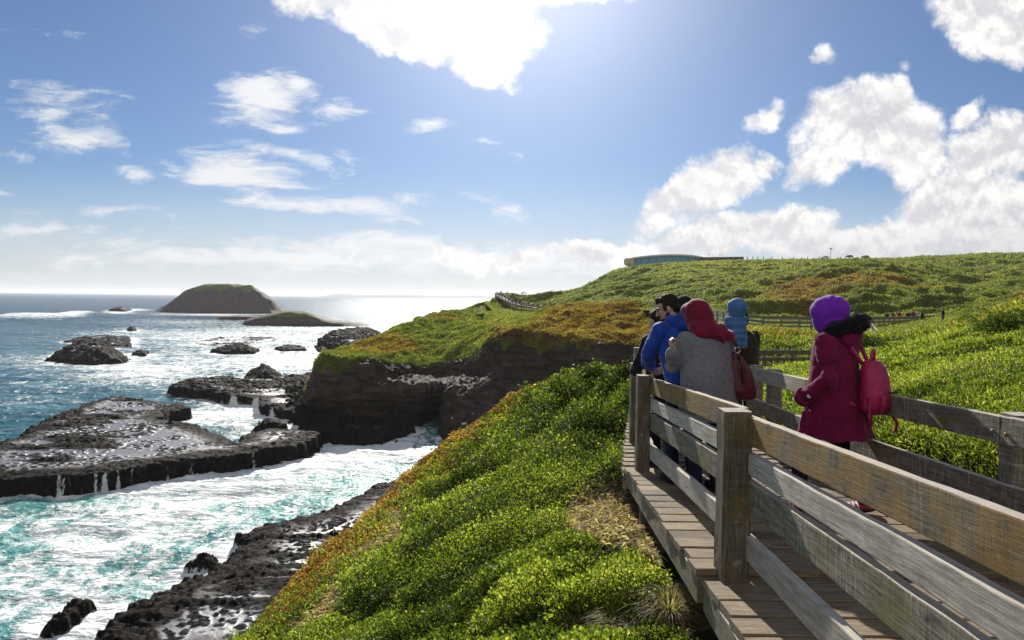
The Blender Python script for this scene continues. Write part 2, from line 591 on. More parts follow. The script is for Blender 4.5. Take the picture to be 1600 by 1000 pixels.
def land_patch(name, V, attrs, nr, nc, **kw):
    o = mesh_np(name, V.reshape(-1, 3), grid_faces(nr, nc), MAT_LAND, attrs)
    o['kind'] = 'structure'
    return o

# ------------------------------------------------------------------ middle headland (cliffs across the inlet)
Bc = [
    # r0 sea foot, r1 ledge front, r2 ledge back, r3 cliff top, r4, r5 slope, r6 ridge
    [(466, 646, 0), (468, 640, 0.2), (470, 636, 0.3), (472, 630, 0.4), (474, 622, 0.4), (478, 612, 0.3), (484, 600, 0)],
    [(486, 652, 0), (490, 622, 126), (492, 606, 128), (498, 561, 130), (506, 561, 136), (517, 559, 142), (528, 556, 147)],
    [(528, 668, 0), (533, 622, 123), (533, 604, 125), (532, 561, 128), (540, 555, 138), (552, 549, 148), (562, 541, 155)],
    [(563, 676, 0), (566, 622, 121), (566, 602, 124), (565, 559, 128), (570, 550, 140), (580, 538, 152), (592, 527, 162)],
    [(610, 676, 0), (612, 612, 122), (614, 592, 126), (615, 570, 129), (615, 550, 142), (622, 529, 156), (634, 509, 172)],
    [(652, 670, 0), (655, 606, 124), (655, 591, 132), (655, 574, 134), (655, 549, 145), (658, 521, 162), (664, 496, 186)],
    [(686, 661, 0), (688, 605, 126), (692, 592, 134), (694, 566, 137), (694, 538, 150), (697, 512, 170), (702, 490, 202)],
    [(692, 702, 0), (716, 603, 123), (722, 590, 130), (735, 558, 134), (740, 538, 140), (748, 512, 160), (760, 489, 212)],
    [(772, 748, 0), (787, 600, 112), (787, 580, 119), (787, 528, 122), (792, 519, 122), (802, 508, 140), (822, 495, 160)],
    [(840, 770, 0), (850, 602, 106), (850, 588, 112), (848, 532, 117), (850, 518, 119), (855, 500, 131), (864, 482, 145)],
    [(900, 775, 0), (907, 602, 99), (907, 593, 104), (907, 532, 110), (907, 516, 117), (907, 490, 130), (907, 473, 142)],
    [(985, 775, 0), (996, 608, 96), (996, 598, 100), (996, 541, 106), (996, 526, 112), (999, 500, 125), (1001, 478, 138)],
    [(1065, 775, 0), (1075, 640, 72), (1075, 622, 74), (1075, 548, 78), (1075, 534, 84), (1075, 512, 94), (1075, 497, 106)],
    [(1140, 775, 0), (1150, 650, 52), (1150, 640, 54), (1150, 556, 57), (1150, 546, 60), (1150, 530, 66), (1150, 518, 72)],
]
Cq0 = {1060: (490, 85)}
ctl = []
for ci, colm in enumerate(Bc):
    pts = []
    for k, (px, py, d) in enumerate(colm):
        if k == 0:
            q_ = PZ(px, py, -0.8)
        elif ci == 0:
            q_ = PZ(px, py, d * 3 - 0.6)
        else:
            q_ = P(px, py, d)
        pts.append(q_)
    last = pts[-1]
    if ci <= 5:
        pts.append(last + np.array([4.0, 12.0, -5.0 if ci else -0.5]))
        pts.append(np.array([last[0] + 5, last[1] + 26, -1.0]))
    else:
        pts.append(last + np.array([3.0, 22.0, -2.2]))
        pts.append(last + np.array([6.0, 60.0, -6.0]))
    ctl.append(pts)
ctl = np.array(ctl)                      # (cols, rows, 3)
G, su = resample_seg(ctl, [14, 44, 44, 52, 52, 46, 46, 50, 54, 52, 70, 40, 30], 0)
G, sv = resample_seg(G, [44, 14, 44, 26, 40, 44, 14, 6], 1)
nr, nc = G.shape[:2]
SU = np.repeat(su[:, None], nc, 1)
SV = np.repeat(sv[None], nr, 0)
# rock weight by row: cliffs r0-r3, turf above; a gap of turf on the left ledge
PT = G.reshape(-1, 3)
rockw = 1 - sstep(SV + .75 * fbm(PT * [.09, .09, .05], 3).reshape(SV.shape) * (SV < 3.2) + .25 * fbm(PT * [.5, .5, .2], 3).reshape(SV.shape), 2.66, 3.0)
N = grid_normals(G).reshape(-1, 3)
if N[:, 2].mean() < 0: N = -N
rw = rockw.ravel()
amp_r = 1.5 * fbm(PT * [0.10, 0.10, 0.22], 4) + 0.9 * (ridged(PT * [0.35, 0.35, 0.10], 4) - 0.3) + 0.5 * fbm(PT * [.7, .7, 1.6], 4) + .35 * (ridged(PT * [.12, .12, .9], 3) - .3)
lump = fbm(PT * [0.055, 0.045, 0.0], 3)
swirl = PT.copy(); swirl[:, 0] += 5 * lump
turf = 1.5 * ridged(np.c_[swirl[:, 0] * 0.10, swirl[:, 1] * 0.045, np.zeros(len(PT))], 4) - 0.5 + 0.28 * fbm(PT * [0.6, 0.35, 0.0], 3)
# the big gully bowl and hummocks on the top
edgef = np.clip(1.3 - SV.ravel() * 0, 0, 1)
fade = sstep(SV.ravel(), 0.0, 0.25)
disp = rw * amp_r + (1 - rw) * turf * sstep(SV.ravel(), 2.9, 3.6)
V = PT + N * (disp * fade)[:, None]
# ragged turf lip
lip = np.exp(-((SV.ravel() - 3.0) / 0.16) ** 2)
V[:, 2] += lip * 0.8 * fbm(PT * [0.22, 0.22, 0.0], 3)
V[:, 1] += lip * 1.6 * fbm(PT * [0.3, 0.3, 0.0] + 9, 3)
# rubble on the ledge
led = np.exp(-((SV.ravel() - 1.5) / 0.55) ** 2)
w1, w2, wr = worley(PT * 1.25)
V[:, 2] += led * (0.5 - w1) * 0.55
pale = .8 * led * sstep(wr, 0.45, 0.7) * sstep(w2 - w1, 0.03, 0.2) * sstep(fbm(PT * [0.12, 0.12, 0], 3), -0.12, 0.25) * sstep(SU.ravel(), 3.6, 4.4)
px_, py_ = PROJ(PT)
def bl(px, py, rx, ry, w=1.0):
    return w * np.exp(-(((px_ - px) / rx) ** 2 + ((py_ - py) / ry) ** 2))
brown = 0.17 + bl(935, 500, 85, 28, .9) + bl(600, 545, 60, 18, .4) + bl(720, 500, 60, 8, .5) + bl(870, 525, 130, 10, .7) + bl(620, 530, 40, 14, .3) - bl(660, 520, 70, 18, .5) - bl(790, 490, 50, 14, .3) + bl(1000, 520, 60, 30, .15)
yel = 0.15 + bl(800, 505, 60, 18, .8) + bl(560, 535, 60, 20, .5) + bl(740, 545, 80, 14, .5) + bl(980, 500, 60, 25, .5)
land_patch('headland_terrain', V, {'rock': rw, 'brown': brown, 'yellow': yel, 'pale': np.clip(pale, 0, 1)}, nr, nc)

# ------------------------------------------------------------------ big green hill behind
Cc = [
    (716, [(500, 0), (498, 0), (496, 0), (494, 0), (492, 0), (490, 0), (488, 0)]),
    (742, [(492, 202), (490, 210), (487, 220), (484, 228), (482, 236), (480, 242), (478, 248)]),
    (762, [(491, 222), (488, 232), (484, 244), (481, 255), (479, 264), (476, 270), (473, 276)]),
    (782, [(491, 238), (486, 262), (480, 278), (475, 288), (471, 296), (466, 302), (461, 308)]),
    (850, [(490, 230), (485, 258), (480, 270), (474, 285), (468, 300), (462, 310), (457, 320)]),
    (905, [(486, 190), (478, 225), (472, 250), (466, 275), (460, 300), (453, 325), (447, 345)]),
    (960, [(484, 150), (474, 185), (465, 220), (455, 260), (443, 310), (431, 350), (420, 385)]),
    (1000, [(484, 130), (473, 165), (462, 210), (450, 255), (436, 310), (423, 355), (413, 395)]),
    (1060, [(490, 88), (482, 115), (466, 165), (450, 220), (434, 280), (418, 340), (408, 400)]),
    (1130, [(518, 52), (506, 65), (480, 110), (460, 170), (438, 240), (418, 320), (405, 410)]),
    (1200, [(524, 46), (515, 58), (490, 92), (462, 150), (440, 215), (416, 310), (404, 420)]),
    (1270, [(524, 46), (517, 60), (492, 92), (458, 150), (424, 215), (412, 330), (403, 430)]),
    (1350, [(522, 48), (512, 64), (490, 95), (455, 145), (415, 215), (411, 350), (402, 430)]),
    (1420, [(514, 54), (504, 75), (484, 105), (460, 150), (424, 212), (412, 330), (400, 430)]),
    (1500, [(504, 62), (493, 85), (478, 115), (460, 160), (438, 218), (415, 330), (396, 420)]),
    (1600, [(480, 72), (472, 95), (462, 125), (448, 170), (430, 230), (410, 320), (391, 400)]),
    (1740, [(472, 72), (462, 95), (450, 125), (440, 170), (424, 230), (404, 320), (384, 400)]),
    (1900, [(462, 72), (452, 95), (440, 125), (430, 170), (414, 230), (394, 320), (376, 400)]),
]
ctl = []
for ci, (px, rows) in enumerate(Cc):
    pts = [PZ(px, py, -0.8) if d == 0 else P(px, py, d) for py, d in rows]
    if ci == 0:
        pts.append(pts[-1] + np.array([5, 60, 0]))
        pts.append(pts[-1] + np.array([5, 60, 0]))
    else:
        l = pts[-1]
        pts.append(l + np.array([4, 40, -1.2 if ci > 3 else -6.0]))
        pts.append(l + np.array([8, 140, -12.0 if ci > 3 else -22.0]))
    ctl.append(pts)
ctl = np.array(ctl)
G, su = resample_seg(ctl, [14, 18, 18, 44, 40, 40, 32, 44, 50, 52, 52, 60, 54, 60, 74, 60, 20], 0)
G, sv = resample_seg(G, [26, 60, 60, 56, 50, 40, 10, 4], 1)
nr, nc = G.shape[:2]
PT = G.reshape(-1, 3)
N = grid_normals(G).reshape(-1, 3)
if N[:, 2].mean() < 0: N = -N
SUf, SVf = np.repeat(su[:, None], nc, 1).ravel(), np.repeat(sv[None], nr, 0).ravel()
# wind-combed scrub: diagonal ridges climbing to the right
ca, sa = math.cos(R(32)), math.sin(R(32))
a_ = PT[:, 0] * ca + PT[:, 1] * sa
b_ = -PT[:, 0] * sa + PT[:, 1] * ca
wv_ = fbm(PT * [0.02, 0.02, 0], 3)
big = ridged(np.c_[(a_ + 14 * wv_) * 0.016, (b_ + 10 * wv_) * 0.045, np.zeros(len(PT))], 3) - 0.35
med = .55 * ridged(np.c_[(a_ + 8 * wv_) * 0.07, (b_ + 8 * wv_) * 0.16, np.zeros(len(PT))], 3) - 0.3
sml = fbm(PT * [0.5, 0.45, 0], 3)
dist = np.hypot(PT[:, 0], PT[:, 1])
near = sstep(dist, 60, 140)
gulch = sstep(SVf, 1.1, 2.0) * (1 - 0.7 * sstep(SVf, 5.2, 6.0))
disp = gulch * ((big - big.mean()) * 4.6 * near + (med - med.mean()) * (0.6 + 2.0 * near)) + sml * (0.10 + 0.25 * near) - 1.4 * sstep(SVf, 4.6, 6.0)
disp = disp * sstep(SUf, 1.5, 4.0)
V = PT + N * disp[:, None]
V[:, 2] += sstep(SVf, 5.4, 6.0) * 0.5 * fbm(PT * [0.25, 0.02, 0], 3)
px_, py_ = PROJ(PT)
brown = -0.16 + bl(1250, 455, 90, 20, .6) + bl(1330, 440, 120, 22, .6) + bl(1290, 480, 100, 12, .4) + bl(1450, 455, 90, 14, .25) + bl(1590, 470, 80, 14, .4) + bl(1390, 420, 60, 10, .2) + 0.5 * (big < -0.15) * .3
yel = 0.1 + bl(1130, 430, 120, 30, .5) + bl(860, 470, 80, 10, .5) + bl(1100, 420, 100, 14, .4) + bl(1200, 425, 100, 16, .35)
land_patch('hill_terrain', V, {'rock': np.zeros(len(V)), 'brown': brown, 'yellow': yel, 'pale': np.zeros(len(V))}, nr, nc)

# ------------------------------------------------------------------ near ground
NG = [(386, 1004, 7.5), (464, 908, 9), (608, 778, 13), (704, 694, 17), (800, 625, 22), (870, 597, 25), (920, 590, 23), (975, 594, 19),
      (500, 1000, 6.3), (600, 1000, 5.5), (750, 1000, 4.8), (900, 1000, 4.1), (1000, 1000, 3.75), (600, 900, 7.2), (700, 900, 6.6), (850, 900, 5.2),
      (1000, 900, 4.6), (700, 800, 9), (850, 800, 7.2), (960, 810, 5.9), (780, 710, 12.5), (880, 700, 10), (950, 720, 7.6), (880, 640, 15), (950, 640, 12.5),
      (1450, 728, 4.4), (1590, 795, 3.6), (1450, 640, 5.6), (1600, 640, 5.2), (1500, 560, 9), (1420, 562, 10.5), (1400, 605, 7.6),
      (1200, 662, 9), (1215, 692, 7.5), (1240, 640, 10), (1600, 560, 9), (1600, 500, 16), (1500, 520, 15),
      (1370, 552, 28), (1300, 570, 26), (1440, 535, 31), (1400, 545, 30), (1480, 518, 32), (1540, 497, 34), (1600, 474, 36), (1700, 430, 38), (1500, 514, 46), (1600, 488, 56), (1400, 545, 42),
      (1230, 608, 16), (1190, 590, 28), (1260, 590, 28), (1345, 570, 26), (1225, 549, 32), (1190, 519, 37), (1225, 518, 38), (1262, 520, 38), (1225, 523, 45), (1130, 590, 20), (1080, 590, 26)]
xy, zz = [], []
for px, py, d in NG:
    p = P(px, py, d)
    xy.append(p[:2]); zz.append(p[2] - EYE)
for x, y, z in [(1.3, 2, -1.9), (1.3, 4, -2.02), (1.4, 6.5, -2.3), (2.1, 4, -1.8), (2.2, 9, -2.3), (3, 12, -2.2), (2, 0, -1.7), (0, 0, -1.85), (0, -5, -1.8),
                (-2, 0, -2.3), (-3, -4, -2.5), (7, 0, -.4), (7, -5, -.3), (22, 5, 1.4), (22, -5, 1.6), (24, 15, 1.5), (8, 42, -2.0), (14, 56, -2.4), (6, 30, -3.0), (30, 55, -1.2), (2.5, 1.5, -1.6)]:
    xy.append((x, y)); zz.append(z)
top_fn = tps_fit(xy, np.array(zz), 1.2)
EDGE = np.array([(-4.4, -9), (-4.2, -3), (-3.7, 2), (-3.3, 5), (-2.86, 7.5), (-2.80, 9), (-2.30, 13), (-1.5, 17), (0, 22), (1.6, 25.4), (3.2, 27.0), (5.2, 28.5), (7, 32), (9, 40), (13, 50), (17, 62), (20, 80)], float)
EDGE_POLY = np.vstack([EDGE, [(80, 80), (80, -9)]])
def xo_all(y):
    return np.where(y < 3.66, 1.046 - .055 * (3.63 - y), np.where(y < 6.65, 1.018 + (y - 3.7) * .039, 1.10 + (y - 6.7) * .195))
def ground_rel(x, y, fine=True):
    q_ = np.c_[np.ravel(x), np.ravel(y)]
    z = top_fn(q_)
    sd = poly_sd(q_, EDGE_POLY)
    sd = sd + 0.25 * fbm(np.c_[q_ * 0.5, np.zeros(len(q_))], 3)
    out_ = np.maximum(-sd, 0)
    z = z - np.where(out_ > 0, 0.9 * out_ ** 1.6 + 0.35 * out_, 0)
    z = z - sstep(q_[:, 1], 43, 58) * 3.2
    dz_l = np.where(q_[:, 1] < 6.5, -1.28 - .061 * q_[:, 1], -1.677) - .34
    uw = sstep(q_[:, 0] - xo_all(q_[:, 1]), -.05, .25) * (1 - sstep(q_[:, 0], 2.84, 3.06)) * (q_[:, 1] < 12)
    if fine:
        p3 = np.c_[q_, np.zeros(len(q_))]
        lev = sstep(np.hypot(q_[:, 0], q_[:, 1]), 2, 14)
        # keep it low under the boardwalk
        z = z + 0.10 * fbm(p3 * 0.8, 3) + 0.22 * lev * fbm(p3 * 0.35 + 5, 3) + 0.05 * fbm(p3 * 3.1, 2)
        # rounded dark shrubs on the knoll by the fence
        kn = np.exp(-(((q_[:, 0] - 1.9) / 1.9) ** 2 + ((q_[:, 1] - 15.5) / 6.5) ** 2))
        w1, w2, wr = worley(q_ * 0.75)
        z = z + kn * (0.62 - w1) * 1.5 * (0.4 + 0.6 * wr)
    z = z * (1 - uw) + np.minimum(z, dz_l) * uw
    return np.maximum(z, -EYE - 1), sd
ys = np.concatenate([np.linspace(-8, 1, 28)[:-1], 1 * (70 / 1.0) ** np.linspace(0, 1, 430)])
us = np.concatenate([np.linspace(-1.7, -1.0, 40)[:-1], np.linspace(-1.0, 1.0, 460), np.linspace(1.0, 2.6, 50)[1:]])
YY = np.repeat(ys[:, None], len(us), 1)
XX = us[None] * (np.abs(YY) + 3.0)
gz, gsd = ground_rel(XX, YY)
V = np.c_[XX.ravel(), YY.ravel(), gz + EYE]

def m_ground():
    m, t, out = new_mat('ground_cover_soil')
    co = t.node('ShaderNodeNewGeometry').outputs['Position']
    n = t.noise(co, 2.2, 7, 0.68)
    n2 = t.noise(co, 18, 5, 0.7)
    n0 = t.noise(co, 0.5, 4, 0.6)
    g = t.ramp(n, [(0.3, (0.012, 0.020, 0.005)), (0.55, (0.035, 0.055, 0.010)), (0.75, (0.07, 0.09, 0.016))])
    o = t.ramp(n2, [(0.25, (0.05, 0.03, 0.01)), (0.5, (0.20, 0.115, 0.02)), (0.75, (0.30, 0.17, 0.045))])
    dry = t.ramp(n2, [(0.25, (0.06, 0.04, 0.025)), (0.6, (0.24, 0.18, 0.11)), (0.8, (0.38, 0.31, 0.21))])
    c = t.mix(t.ss(t.m('ADD', t.attr('orange'), t.m('MULTIPLY', t.m('SUBTRACT', n, .5), 1.2)), 0.35, 0.65), g, o)
    c = t.mix(t.ss(t.m('ADD', t.attr('dry'), t.m('MULTIPLY', t.m('SUBTRACT', n, .5), .8)), 0.35, 0.6), c, dry)
    c = t.mix(t.ss(t.m('ADD', t.attr('cliff'), t.m('MULTIPLY', t.m('SUBTRACT', n, .5), 1.0)), 0.4, 0.6), c, (0.035, 0.026, 0.020))
    bsdf(t, out, c, 0.9, 0.15, t.m('ADD', t.noise(co, 9, 8, .75), t.m('MULTIPLY', n0, .3)), 0.9, 0.12)
    return m
MAT_GROUND = m_ground()
px_, py_ = PROJ(V)
def orange_f(px, py, x, y, sd):
    e = np.clip(1 - sd / (0.45 + 0.085 * y), 0, 1)
    o = e ** .7 * sstep(y, 5, 10)
    far = sstep(y, 24, 31) * (0.12 + 0.55 * np.exp(-((y - 37.5) / 3.0) ** 2) * (x < 19)) + sstep(px, 1430, 1540) * sstep(y, 24, 30) * .4
    return np.clip(o * 1.1 + far, 0, 1)
def dry_f(px, py, x, y):
    f = 1.6 * np.exp(-(((px - 958) / 62) ** 2 + ((py - 806) / 34) ** 2)) + np.exp(-(((px - 1065) / 32) ** 2 + ((py - 950) / 34) ** 2))
    f += 0.8 * np.exp(-(((px - 1020) / 18) ** 2 + ((py - 860) / 40) ** 2)) + 0.7 * np.exp(-(((px - 940) / 60) ** 2 + ((py - 985) / 14) ** 2))
    f += 0.75 * np.exp(-(((px - (640 - (py - 770) * 0.72) + 26 * np.sin(py / 23.0) * np.sin(py / 61.0)) / 13) ** 2)) * (py > 760) * (np.sin(py / 17.0 + x * 2) > -.35)
    under = sstep(x - xo_all(y), 0.0, 0.2) * (1 - sstep(x, 2.5, 2.8)) * (y < 12)
    return np.clip(f, 0, 1) * (y < 20) + under * .5
O_ = orange_f(px_, py_, V[:, 0], V[:, 1], gsd)
D_ = dry_f(px_, py_, V[:, 0], V[:, 1])
g_o = mesh_np('ground', V, grid_faces(len(ys), len(us)), MAT_GROUND, {'orange': O_, 'dry': D_, 'cliff': sstep(-gsd, 0.5, 2.0)})
g_o['kind'] = 'structure'
NGRID = (len(ys), len(us))

# ------------------------------------------------------------------ islands and far coast
def island(name, px0, px1, base_py, prof, d, depth, label, cliff=0.3, seed=0, nx=170, ny=60, green=0.5):
    """prof: list of (px, height m) across; base line on the sea at distance d"""
    a, b = P(px0, base_py, d), P(px1, base_py, d)
    pxs = np.array([p[0] for p in prof], float)
    hs = np.array([p[1] for p in prof], float)
    U = np.linspace(0, 1, nx)
    Vv = np.linspace(-1, 1, ny)
    X = a[0] + (b[0] - a[0]) * U
    H = np.interp(px0 + (px1 - px0) * U, pxs, hs)
    PXr = np.repeat((px0 + (px1 - px0) * U)[None], ny, 0)
    VV = np.repeat(Vv[:, None], nx, 1)
    w = np.sqrt(np.clip(1 - (2 * U - 1) ** 4, 0, 1)) * 0.85 + 0.15
    YY = d + depth * 0.5 + depth * 0.5 * VV * w[None]
    XX = (PXr - 800) / FPX * YY
    edge = np.clip(1 - np.abs(VV), 0, 1)
    Z = H[None] * sstep(edge, 0, cliff)
    pt = np.c_[XX.ravel() * 1.0, YY.ravel(), np.zeros(nx * ny) + seed]
    s = 0.2 + 0.04 * max(hs)
    Z = Z.ravel() + (ridged(pt * 0.035, 4) - 0.4) * s * 1.8 * np.minimum(Z.ravel() / 4, 1) + fbm(pt * 0.15, 3) * s * 0.5 * np.minimum(Z.ravel(), 1)
    V = np.c_[XX.ravel() + 3 * fbm(pt * 0.05 + 4, 3), YY.ravel() + 4 * fbm(pt * 0.06, 3), Z - 1.3]
    gr = green * 1.5 * sstep(Z / max(hs) + 0.25 * fbm(pt * 0.06 + 2, 3), .62, .95)
    o = mesh_np(name, V, grid_faces(ny, nx), MAT_LAND, {'rock': 1 - gr, 'brown': 0.3 + 0 * gr, 'yellow': 0.2 + 0 * gr, 'pale': 0 * gr})
    return tag(o, label, None, None, 'structure')
island('island', 236, 448, 489, [(236, 0), (246, 2), (262, 10), (292, 30), (305, 34), (322, 38), (362, 38.5), (392, 37), (418, 24), (440, 6), (448, 0)], 860, 170,
       'dark flat-topped rocky island with a thin cap of grass', 0.42, 3, 220, 90, 0.55)
island('island', 336, 450, 500, [(336, 0), (345, 4), (370, 5), (420, 4.5), (450, 0)], 640, 40, 'low dark rock shelf at the foot of the big island', 0.4, 5, 100, 30, 0)
island('island', 376, 590, 512, [(376, 0), (385, 4), (410, 8.5), (450, 12), (478, 11.5), (500, 8), (520, 5), (550, 4), (590, 0)], 520, 70,
       'long low island with a green back in front of the big one', 0.45, 8, 160, 50, 0.9)
island('island', 440, 500, 487, [(440, 0), (455, 2.5), (480, 2), (500, 0)], 900, 30, 'thin reef to the right of the big island', 0.4, 9, 60, 16, 0)

m_far, t, out = new_mat('far_coast')
bsdf(t, out, (0.16, 0.17, 0.17), 0.9, 0.1)
def far_coast():
    xs = np.linspace(470, 900, 200)
    a = np.array([PZ(px, 467, 0) for px in xs]) * 0 + np.array([P(px, 466, 12000) for px in xs])
    h = 55 + 40 * fbm(np.c_[xs * 0.012, 0 * xs, 0 * xs], 3)
    h = h * sstep(xs, 470, 520) + 2
    rows = []
    for k, (dy, f) in enumerate([(0, -0.1), (150, 0.55), (600, 1.0), (1600, 0.8), (2600, -0.1)]):
        r_ = a.copy(); r_[:, 1] += dy; r_[:, 2] = h * f
        rows.append(r_)
    V = np.array(rows).reshape(-1, 3)
    return tag(mesh_np('far_coast', V, grid_faces(5, 200), m_far), kind='structure')
far_coast()

# ------------------------------------------------------------------ rock shelves and reefs
def m_rock():
    m, t, out = new_mat('wet_basalt')
    co = t.node('ShaderNodeNewGeometry').outputs['Position']
    n = t.noise(co, 1.2, 7, 0.7)
    n2 = t.noise(co, 6, 5, 0.7)
    c = t.ramp(n, [(0.3, (0.004, 0.0035, 0.003)), (0.5, (0.014, 0.011, 0.009)), (0.7, (0.034, 0.026, 0.021)), (0.88, (0.075, 0.058, 0.045))])
    pool = t.attr('pool')
    c = t.mix(t.m('MULTIPLY', pool, 0.9), c, (0.13, 0.13, 0.145))
    foam = t.attr('wash')
    ff = t.ss(t.m('ADD', foam, t.m('MULTIPLY', t.m('SUBTRACT', t.noise(co, 2.4, 7, .7, .6), .5), 1.7)), 0.45, 0.72)
    c = t.mix(ff, c, (0.72, 0.75, 0.76))
    rgh = t.m('SUBTRACT', t.lin(n2, 0.3, 0.7, 0.5, 0.95), t.m('MULTIPLY', pool, 0.28))
    rgh = t.m('MAXIMUM', rgh, t.m('MULTIPLY', ff, 0.6))
    h = t.m('MULTIPLY', t.m('ADD', t.noise(co, 2.5, 9, .75), t.m('MULTIPLY', t.vor(co, 1.8), .5)), t.m('SUBTRACT', 1.0, t.m('MULTIPLY', pool, 0.93)))
    bsdf(t, out, c, rgh, t.mix(pool, (.07,) * 3, (.55,) * 3), h, 0.95, 0.45)
    return m
MAT_ROCK = m_rock()

def rock_patch(name, outline, ztop, res=0.3, rough=1.0, wall=1.2, label=None, cat=None, flat=0.5, falls=None, washk=0.25, cell=0.75, dome=0.0, seed=0.0, slope=None, hollow=None, group=None):
    """outline: photo pixels of the top rim taken on the level ztop"""
    poly = np.array([PZ(px, py, ztop)[:2] for px, py in outline])
    lo, hi = poly.min(0) - 3, poly.max(0) + 3
    xs = np.arange(lo[0], hi[0], res)
    ys = np.arange(lo[1], hi[1], res)
    X, Y = np.meshgrid(xs, ys)
    q_ = np.c_[X.ravel(), Y.ravel()]
    p3 = np.c_[q_, np.full(len(q_), seed)]
    sd = poly_sd(q_, poly) + 1.3 * wall * fbm(p3 * 0.35, 4) + 0.9 * min(wall, 1.2) * fbm(p3 * 1.0, 3)
    wl = .82 * sstep(sd, -wall * 0.4, wall * 0.45) + .18 * sstep(sd, 0, wall * 3.5)
    apron = np.exp(-((sd + wall * .7) / (wall * .55)) ** 2) * sstep(fbm(p3 * .7 + 40, 3), -.05, .25)
    wl = np.maximum(wl, .30 * apron)
    w1, w2, wr = worley(q_ * cell + 0.35 * np.c_[fbm(p3 * .9, 2), fbm(p3 * .9 + 7, 2)])
    lowf = fbm(p3 * 0.09 + 3, 4)
    band = fbm(np.c_[q_[:, 0] * 0.05, q_[:, 1] * 0.28, p3[:, 2]], 4)
    bumpy = sstep(lowf + 0.7 * band, flat * 0.5 - 0.28, flat * 0.5 + 0.12)
    rimb = np.exp(-np.maximum(sd, 0) / 2.5)
    bumpy = np.clip(bumpy + rimb * 0.9, 0, 1)
    blk = sstep(w2 - w1, 0.0, 0.22) * (0.25 + wr) - 0.25
    v1, v2, vr = worley(q_ * cell * 2.6 + 0.3 * np.c_[fbm(p3 * 2.3, 2), fbm(p3 * 2.3 + 7, 2)])
    blk2 = sstep(v2 - v1, 0.0, 0.25) * (0.2 + vr) - 0.2
    stones = 0.75 * blk + 0.42 * blk2 + 0.5 * ridged(p3 * 1.1, 3) - .2
    h = ztop * wl + wl * rough * (bumpy * (0.75 * stones + 0.5 * fbm(p3 * 0.5, 4)) + 0.25 * bumpy)
    speck = sstep(vr, .62, .8) * sstep(v2 - v1, .02, .2) * sstep(fbm(p3 * .16 + 50, 3), -.25, .2)
    h += wl * (1 - bumpy) * speck * .28 * rough
    h += dome * sstep(sd, 0, dome * 3.0 + 1.0)
    if slope is not None:
        h += wl * (slope[0] * (q_[:, 0] - poly[:, 0].mean()) + slope[1] * (q_[:, 1] - poly[:, 1].mean()))
    pool = (1 - sstep(bumpy, 0.03, 0.35)) * wl * (1 - speck)
    if hollow is not None:
        hp = np.array([PZ(px, py, ztop)[:2] for px, py in hollow])
        hs = poly_sd(q_, hp) + 1.2 * fbm(p3 * 0.4 + 5, 3)
        h = h * (1 - sstep(hs, -1, 1.2)) - 1.0 * sstep(hs, -1, 1.2)
    h = np.where(sd < -wall * 0.6, -1.5, h - 0.4 * (1 - wl))
    px, py = PROJ(np.c_[q_, h])
    wash = washk * (1 - sstep(h, 0.1, 0.9)) * 2.2 + 0.0 * h
    if falls:
        sdw = np.exp(-(sd / 0.9) ** 2)
        for fx, fw, fs in falls:
            wash = wash + fs * np.exp(-((px - fx) / fw) ** 2) * sdw
    wash = wash + washk * 0.9 * sstep(fbm(p3 * 0.22 + 31, 4), 0.12, 0.5) * (1 - bumpy * .6)
    keep = (h > -1.2)
    F = grid_faces(len(ys), len(xs))
    kf = keep[F].any(1)
    F = F[kf]
    used = np.unique(F)
    remap = np.zeros(len(q_), int); remap[used] = np.arange(len(used))
    V = np.c_[q_, h]
    V[:, :2] += 0.3 * rough * res / 0.3 * np.c_[fbm(p3 * 1.3 + 11, 2), fbm(p3 * 1.3 + 12, 2)]
    o = mesh_np(name, V[used], remap[F], MAT_ROCK, {'pool': pool[used], 'wash': wash[used]})
    if cat:
        tag(o, label, cat, group)
    else:
        tag(o, label, kind='structure')
    return o

# big shelf at the left
rock_patch('rock_shelf', [(-90, 735), (-20, 690), (18, 684), (62, 655), (110, 638), (150, 622), (182, 616), (225, 622), (252, 627), (292, 629), (296, 636), (262, 643), (250, 652),
                          (300, 660), (345, 676), (372, 688), (378, 676), (420, 668), (470, 668), (512, 655), (502, 676), (480, 690), (440, 696), (392, 706), (330, 712), (262, 722), (205, 728), (150, 738), (90, 742), (40, 744), (-20, 748), (-90, 760)],
           2.4, 0.24, 0.62, 0.9, 'wide flat rock shelf with pools and small waterfalls', flat=0.78,
           falls=[(92, 4, .9), (100, 2, .7), (128, 3, .4), (150, 4, .8), (164, 4, 1.0), (184, 3, .95), (206, 2, .7), (262, 3, .5), (300, 3, .5), (396, 2, .8)], washk=0.10)
# shelf beyond it
rock_patch('rock_shelf', [(262, 603), (290, 592), (330, 588), (352, 586), (380, 592), (396, 585), (440, 588), (470, 584), (500, 580), (530, 600), (540, 640), (520, 668), (470, 640), (440, 640), (398, 632), (404, 622), (360, 618), (336, 612), (300, 610)],
           2.0, 0.32, 0.85, 1.0, 'rough rock shelf below the headland cliff', flat=0.25, washk=0.22,
           falls=[(365, 6, 1.2), (400, 5, 1.3), (425, 4, .8)], seed=4)
rock_patch('sea_rock', [(384, 584), (392, 577), (410, 573), (428, 576), (440, 584), (436, 592), (400, 592)], 2.2, 0.3, 0.9, 1.2, 'rounded dark boulder on the rock shelf below the headland cliff', 'rock', 0.0, washk=0.05, dome=1.4, seed=6)
rock_patch('rock_shelf', [(446, 612), (470, 604), (490, 618), (520, 630), (560, 648), (600, 662), (640, 664), (600, 682), (560, 680), (520, 682), (494, 676), (470, 660), (450, 640)],
           1.4, 0.25, 1.9, 1.2, 'jumbled black boulders at the foot of the headland cliff', flat=0.0, washk=0.12, seed=41, cell=.55)
